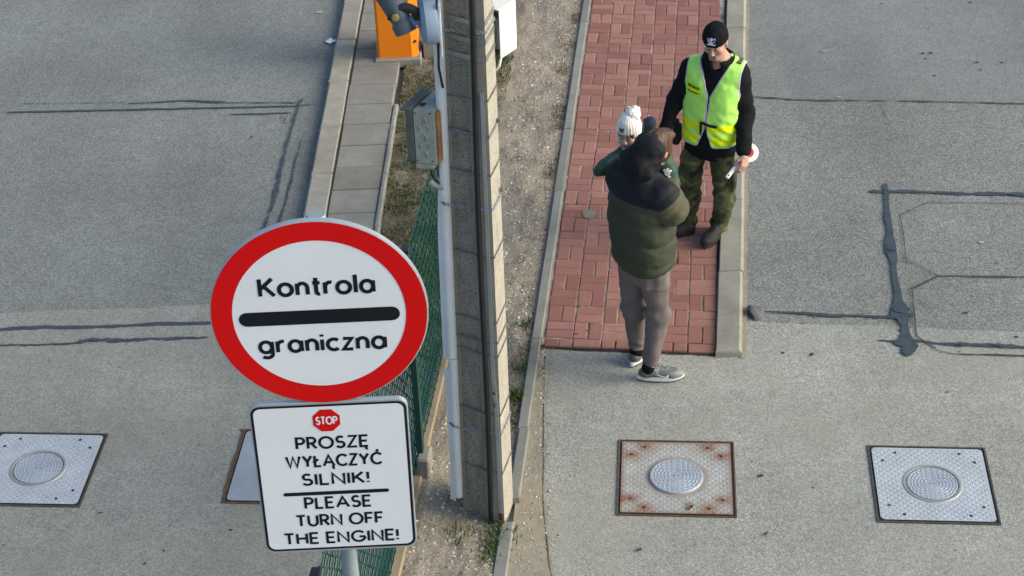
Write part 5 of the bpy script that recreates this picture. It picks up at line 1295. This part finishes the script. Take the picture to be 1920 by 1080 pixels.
# hood: thrown back and gathered behind the head
HOOD = M('black_hood_nylon', (.0085, .010, .013), .75, .25, 10, spec=.2, bump=.2, bscale=50)
A2 = np.array([fr_, ff_, Z3]); fA = np.array([np.cross(fhw, nrm(fhu-fhw*np.dot(fhu, fhw))), fhw, nrm(fhu-fhw*np.dot(fhu, fhw))]); hb = aty(1203, 299, 10.17)
Hd = Sdf()
Hd.ell(hb+ff_*-.005, (.140, .10, .085), A2, .05); Hd.ell(hb-ff_*.055+V(0, 0, -.035), (.125, .07, .09), A2, .06); Hd.ell(hb+fr_*.035+ff_*.03+V(0, 0, .075), (.108, .085, .095), A2, .05)
Hd.cap(hb-fr_*.09+ff_*.03+V(0, 0, -.05), hb-fr_*.09+ff_*.13+V(0, 0, -.09), .045, .04, .05)
Hd.ell(fT(-.045, -.085, .03), (.07, .05, .085), fA, .05)
cloth('hood', [(Hd, lambda P, F: .015*vnoise(P*np.array((1, 1, 1.6), np.float32), 9, 11)+.009*np.abs(vnoise(P, 15, 12))+.004*vnoise(P, 28, 13), .01)], .0075, HOOD, jk2, None, None, 1)
# brown hair
t = NT('brown_hair'); g_ = t.noise(50, 3, .7, .5, stretch=(1, 1, .22)); a = t.ramp(g_, [(.3, (.02, .010, .006)), (.5, (.06, .029, .014)), (.72, (.13, .066, .03))]); t.bump(g_, .7, .01); HAIR = t.done(a, .5, 0, .4)
Hh = Sdf(); fA = np.array([np.cross(fhw, nrm(fhu-fhw*np.dot(fhu, fhw))), fhw, nrm(fhu-fhw*np.dot(fhu, fhw))])
Hh.ell(fT(0, -.008, .036), (.086, .106, .103), fA, .02); Hh.ell(fT(0, -.04, -.02), (.078, .068, .09), fA, .03); Hh.ell(fT(0, .03, -.01), (.090, .06, .085), fA, .03); Hh.ell(fT(.0, .075, .095), (.062, .05, .032), fA, .03)
def hdisp(P, F):
    q_ = floc(P); return .003*vnoise(q_*np.array((3.2, 1, 1), np.float32), 26, 3)+.002*vnoise(P, 18, 4)
fcut = lambda P: (lambda q_: np.maximum(.045*0+np.minimum(q_[..., 1]-.068, .062-q_[..., 2]), -9))(floc(P))
cloth('hair', [(Hh, hdisp, .01)], .0055, HAIR, man, fcut)
# trousers, socks, trainers
TAUPE = M('taupe_jersey', (.148, .126, .122), .92, .12, 7, spec=.15, bump=.25, bscale=150)
L_ = Sdf(); L_.loft([(*(ax(.9)+np.array((.0, .0))), z, a, b) for z, a, b in ((.80, .155, .125), (.88, .168, .135), (.96, .16, .13))], fr_, ff_, .06, 2.2)
L_.chain([hR, kR, aR+V(0, 0, .0)], [.102, .073, .058], .05); L_.chain([hL, kL, aL+V(0, 0, .01)], [.102, .080, .056], .05)
def foldp(P, F):
    z = P[..., 2]; return .008*vnoise(P*np.array((1, 1, 1.2), np.float32), 8, 1)+.008*vnoise(P*np.array((1.6, 1.6, .8), np.float32), 13, 2)+.006*np.sin((z+.25*(P[..., 0]-.9))*55+5*vnoise(P, 5, 3))*np.clip(1-np.abs(z-.52)/.2, 0, 1)+.004*np.sin(z*80+5*vnoise(P, 6, 4))*np.clip((.26-z)/.1, 0, 1)
cut_l = lambda P: np.where(P[..., 0]*0+P[..., 1] > 10.285, (aL[2]+.0)-P[..., 2], (aR[2]-.02)-P[..., 2])
cloth('trousers', [(L_, foldp, .01)], .0072, TAUPE, man, cut_l)
SOCK = M('black_sock', (.008, .008, .009), .95, .3, 60, spec=.1); MESH = M('trainer_mesh', (.125, .14, .14), .7, .2, 30, .25, bscale=160); PANEL = M('trainer_silver', (.20, .218, .218), .45, .12, 20); PANELD = M('trainer_dark', (.075, .085, .085), .5, .2, 20); SOLEW = M('sole_white', (.62, .63, .62), .6, .1, 20); SOLED = M('sole_grey', (.085, .09, .10), .8, .2, 20); WH = M('white_tick', (.78, .8, .8), .4, .03)
for (h_, t_, a_, near) in ((heFR, toFR, aR, True), (heFL, toFL, aL, False)):
    f2 = nrm((t_-h_)*V(1, 1, 0)); an = h_+f2*.045+V(0, 0, .085)
    S = Sdf(); S.cap(a_+V(0, 0, .06), an+V(0, 0, .02), .046, .043, .02); S.cap(an, an+f2*.03+V(0, 0, -.01), .042, .038, .02)
    cloth('sock', [(S, None, .01)], .006, SOCK, man)
    b0, bvs, bfs, f2, l2 = shoe(h_+f2*.012, t_-f2*.02, an+V(0, 0, -.03), .036, .041, .10, [MESH, PANEL, PANELD], 'trainer', man, [SOLED, SOLEW], 'sole', None, .0048)
    L = np.linalg.norm((t_-h_)[:2]); bt = bvh(bvs, bfs)
    # panels by place on the shoe: silver toe and heel, dark quarter
    me = b0.data; cs = np.array([p.center for p in me.polygons])+FO-h_; u_ = cs@f2/L; zz = cs[:, 2]
    mi = np.zeros(len(cs), int); mi[(u_ > .72) & (zz < .085)] = 1; mi[(zz < .062) & (u_ > .12) & (u_ < .72)] = 2; mi[(u_ < .10) & (zz > .05)] = 2; mi[(zz > .098)] = 1; mi[(np.abs(u_-.42+.9*(zz-.05)) < .035) & (zz > .055)] = 1
    me.polygons.foreach_set('material_index', mi.astype(np.int32)); me.update()
    out = -l2 if np.dot(-l2, fr_) > 0 else l2        # outer side of a right foot; the inner one on the left
    mb = MB(); sw = [(.40, .060), (.47, .050), (.56, .0465), (.66, .052), (.735, .072), (.665, .062), (.57, .058), (.48, .061)]
    sw = [(.36, .073), (.50, .052), (.60, .046), (.645, .047), (.665, .055), (.66, .074), (.625, .062), (.56, .061), (.46, .068)]
    P_ = drape([h_+f2*L*a+out*.2+V(0, 0, b) for a, b in sw], -out, bt, .002); mb.add(P_, [(0, 1, 8), (1, 2, 7, 8), (2, 3, 7), (3, 4, 6, 7), (4, 5, 6)])
    mb.build('tick_mark', WH, b0)
    mb = MB()
    for i in range(6):
        c_ = h_+f2*L*(.36+.055*i)+V(0, 0, .25); w_ = .022-.0015*i
        P_ = drape([c_+l2*w_*k/3+f2*.005*(abs(k)-1.5)*(-1)**i for k in range(-3, 4)], V(0, 0, -1), bt, .003); mb.tube(P_, .003, 5)
    mb.build('lace', PANEL, b0)
    P_ = drape([h_+f2*L*.30+l2*y+V(0, 0, .3) for y in (-.012, .012)], V(0, 0, -1), bt, .0); mb = MB(); mb.box((P_[0]+P_[1])/2+f2*.015+V(0, 0, .012), (.035, .012, .045), (l2, nrm(f2+V(0, 0, -.5)), nrm(f2*.5+Z3)), .005); mb.build('tongue', PANEL, b0)

# ================= the child
CO = V(.86, 10.55, 1.05)
chc = aty(1180, 250, 10.60); cfw = nrm(V(-.42, -.88, -.12)); cup = nrm(V(-.04, -.06, 1))
B = Sdf(); cS = V(.83, 10.60, 1.545); cP = V(.90, 10.56, 1.20)
cloc, cT = head(B, chc, cfw, cup, .80, cS, .018, True)
B.chain([cS, cP], [.075, .085], .05)
cshR, cshL = V(.745, 10.565, 1.53), V(.92, 10.66, 1.53)
cwR = aty(1136, 312, 10.50); cwL = aty(1213, 240, 10.72); celL = V(.945, 10.72, 1.575)
B.chain([cshR, (cshR+cwR)/2+V(0, 0, -.01), cwR], [.035, .03, .024], .02); B.chain([cshL, celL, cwL], [.035, .03, .022], .02)
hand(B, cwR+nrm(cwR-cshR)*.01, nrm(cwR-cshR), nrm(V(0, -.5, .8)), nrm(V(-.3, -.8, -.2)), (.5, .6, .4), .55, .4)
hand(B, cwL, nrm(V(.05, .05, 1)), nrm(V(0, -1, .1)), nrm(V(1, 0, 0)), (.3, .4, .3), .5, .3)
cleg = [(cP+V(.10, -.02, -.02), V(1.02, 10.52, 1.22), V(1.02, 10.50, 1.05)), (cP+V(-.08, .02, -.02), V(.84, 10.62, 1.15), V(.86, 10.60, .98))]
for l in cleg: B.chain(list(l), [.055, .042, .03], .03); B.cap(l[2], l[2]+V(.0, -.0, -.05), .026, .022, .02)
bv, bf = skin([(B, None, .01)], .0045); bv = soften(bv, bf, 1, .35)
SK2 = [M('child_skin', (.56, .36, .29), .5, .06, 12), M('child_skin_b', (.56, .36, .29), .5, .06, 12), LIPS, M('child_brow', (.2, .13, .09), .8), EYE]
child = obj('person', bv, bf, SK2, origin=CO, smooth=True, midx=face_pick(cloc, False)(bv[bf].mean(1)))
tag(child, 'small child in a white pompom hat and green snowsuit, held in an adult\'s arms', 'person', 'people talking on the brick path')
GREENS = M('green_snowsuit', (.020, .062, .044), .6, .15, 8, spec=.35, bump=.2, bscale=60); GREENL = M('pale_green', (.10, .17, .115), .6, .15, 8); MITT = M('navy_mitten', (.018, .026, .05), .9, .2, 20)
S = Sdf(); S.chain([cS+V(0, 0, -.02), (cS+cP)/2, cP], [.105, .125, .12], .06)
S.chain([cshR, (cshR+cwR)/2+V(0, 0, -.01), cwR], [.062, .056, .050], .04); S.cap(cwR, cwR+nrm(cwR-cshR)*.055, .050, .040, .02); S.chain([cshL, celL, cwL], [.062, .05, .034], .04)
clA = [aty(1243, 297, 10.50), aty(1252, 318, 10.46), aty(1262, 344, 10.42)]
S.chain([cS+V(.08, .0, -.03)]+clA, [.06, .055, .052, .05], .04)
for l in cleg: S.chain(list(l), [.085, .065, .055], .04)
def cpk(P):
    m = np.zeros(len(P), int); m[(np.linalg.norm(P-cwL, axis=1) < .16) & (P[:, 2] > 1.60)] = 1; return m
cloth('snowsuit', [(S, lambda P, F: .006*vnoise(P, 14, 2)+.004*vnoise(P, 30, 3), .01)], .006, [GREENS, GREENL], child, None, cpk)
S = Sdf(); mt_ = aty(1219, 230, 10.68); S.ell(mt_, (.042, .040, .044), None, .02); S.cap(mt_+V(.0, 0, -.04), cwL, .03, .028, .02); S.cap(mt_+V(-.02, 0, -.02), mt_+V(-.035, 0, .02), .014, .012, .01)
cloth('mitten', [(S, None, .01)], .005, MITT, child)
# white pompom hat with ear flaps and a small bear face
KW = M('white_knit', (.74, .72, .67), .95, .06, 40, spec=.15, bump=.35, bscale=170)
cA = np.array([np.cross(cfw, nrm(cup-cfw*np.dot(cup, cfw))), cfw, nrm(cup-cfw*np.dot(cup, cfw))])
S = Sdf(); S.ell(cT(0, -.004, .055), V(.100, .116, .118)*.80, cA, .02); S.ell(cT(0, -.004, .12), V(.075, .085, .075)*.80, cA, .03)
for s in (-1, 1): S.cap(cT(s*.083, .01, .02), cT(s*.075, .025, -.075), .026*.8, .018*.8, .02)
ccut = lambda P: (lambda q_: np.where(np.abs(q_[..., 0]) > .066, -1, .050+.22*np.minimum(q_[..., 1]-.02, 0)-q_[..., 2]))(cloc(P))
hat, hv, hf_ = cloth('knit_hat', [(S, lambda P, F: .002*vnoise(P, 40, 2)+.0022*np.sin(np.arctan2(cloc(P)[..., 0], cloc(P)[..., 1])*26), .01)], .0048, KW, child, ccut)
S = Sdf(); pc = aty(1187, 213, 10.60); S.ell(pc, (.050, .050, .046), None, .02)
cloth('pompom', [(S, lambda P, F: .010*vnoise(P, 55, 3)+.006*vnoise(P, 110, 4), .01)], .004, M('pompom_fur', (.76, .75, .71), .98, .06, 60, bump=.5, bscale=120), hat)
ct = bvh(hv, hf_); BEAR = M('bear_brown', (.10, .052, .03), .9, .2, 40); BEARL = M('bear_tan', (.36, .25, .16), .9, .1, 40)
def hp(x, z, l): return drape([cT(a, .30, b) for a, b in zip(x, z)], -cfw, ct, l)
def cdisc(x, z, r, l, mat, name, par, n=14):
    a = np.linspace(0, 2*math.pi, n+1)[:-1]; P_ = hp(x+r*np.cos(a), z+r*.95*np.sin(a), l); return obj(name, P_, [tuple(range(n))], mat, par)
bx0, bz0 = .022, .092
bear = cdisc(bx0, bz0, .0175, .003, BEAR, 'bear_patch', hat)
for s in (-1, 1): cdisc(bx0+s*.0155, bz0+.0165, .0085, .0035, BEAR, 'ear', bear); cdisc(bx0+s*.006, bz0+.004, .0022, .0052, EYE, 'eye', bear)
cdisc(bx0, bz0-.007, .008, .0045, BEARL, 'muzzle', bear)
mb = MB(); b_ = cT(.078, .03, -.085); mb.tube([b_, b_+V(-.01, -.01, -.03), b_+V(.005, -.02, -.06)], .006, 6); mb.build('tie_cord', KW, hat)
# white prints on the sleeve
PRINT = M('white_print', (.72, .74, .72), .7, .05); 
st_ = bvh(*[(lambda o: (np.array([np.array(v.co)+CO for v in o.data.vertices]), np.array([tuple(p.vertices) for p in o.data.polygons])))(bpy.data.objects['snowsuit'])][0])
mb = MB(); c_ = aty(1257, 324, 10.2); vd = nrm(V(0, 1, -.6))
for (dx, dz, r_) in ((0, 0, .020), (-.018, .022, .010), (.004, .028, .010), (.022, .016, .009), (.012, -.03, .012), (.035, -.075, .014), (.045, -.055, .009)):
    a = np.linspace(0, 2*math.pi, 11)[:-1]; mb.add(drape([c_+V(dx+r_*math.cos(t_), 0, dz+r_*math.sin(t_)) for t_ in a], vd, st_, .003), [tuple(range(10))])
mb.build('paw_print', PRINT, child)
# ------------------------------------------------------------ daylight
w = bpy.data.worlds.new('World'); scene.world = w; w.use_nodes = True
nt = w.node_tree; bg = nt.nodes['Background']; sky = nt.nodes.new('ShaderNodeTexSky'); sky.sky_type = 'NISHITA'; sky.sun_disc = False
SUN_EL = math.radians(29); SUN_AZ = math.radians(100)     # azimuth from +Y towards +X
sky.sun_elevation = SUN_EL; sky.sun_rotation = SUN_AZ; sky.altitude = 100; sky.air_density = .7; sky.dust_density = 4.0; sky.ozone_density = 1.0
mx = nt.nodes.new('ShaderNodeMix'); mx.data_type = 'RGBA'; mx.blend_type = 'MULTIPLY'; mx.inputs[0].default_value = 1; mx.inputs[7].default_value = (.95, 1.01, .975, 1)   # green-leaning tint added to the sky colour against a purple cast
nt.links.new(sky.outputs['Color'], mx.inputs[6]); nt.links.new(mx.outputs[2], bg.inputs['Color']); bg.inputs['Strength'].default_value = .15
sl = bpy.data.lights.new('sun', 'SUN'); sl.energy = .85; sl.angle = math.radians(35); sl.color = (1, .88, .68)
so_ = bpy.data.objects.new('sun', sl); COL.objects.link(so_)
sd_ = Vector((math.sin(SUN_AZ)*math.cos(SUN_EL), math.cos(SUN_AZ)*math.cos(SUN_EL), math.sin(SUN_EL)))
so_.rotation_euler = sd_.to_track_quat('Z', 'Y').to_euler(); so_.location = (20, 0, 30)
vs_ = scene.view_settings; vs_.view_transform = 'Standard'; vs_.look = 'None'; vs_.exposure = 0.88; vs_.gamma = 1; vs_.use_curve_mapping = False
scene.cycles.max_bounces = 6; scene.cycles.use_denoising = True
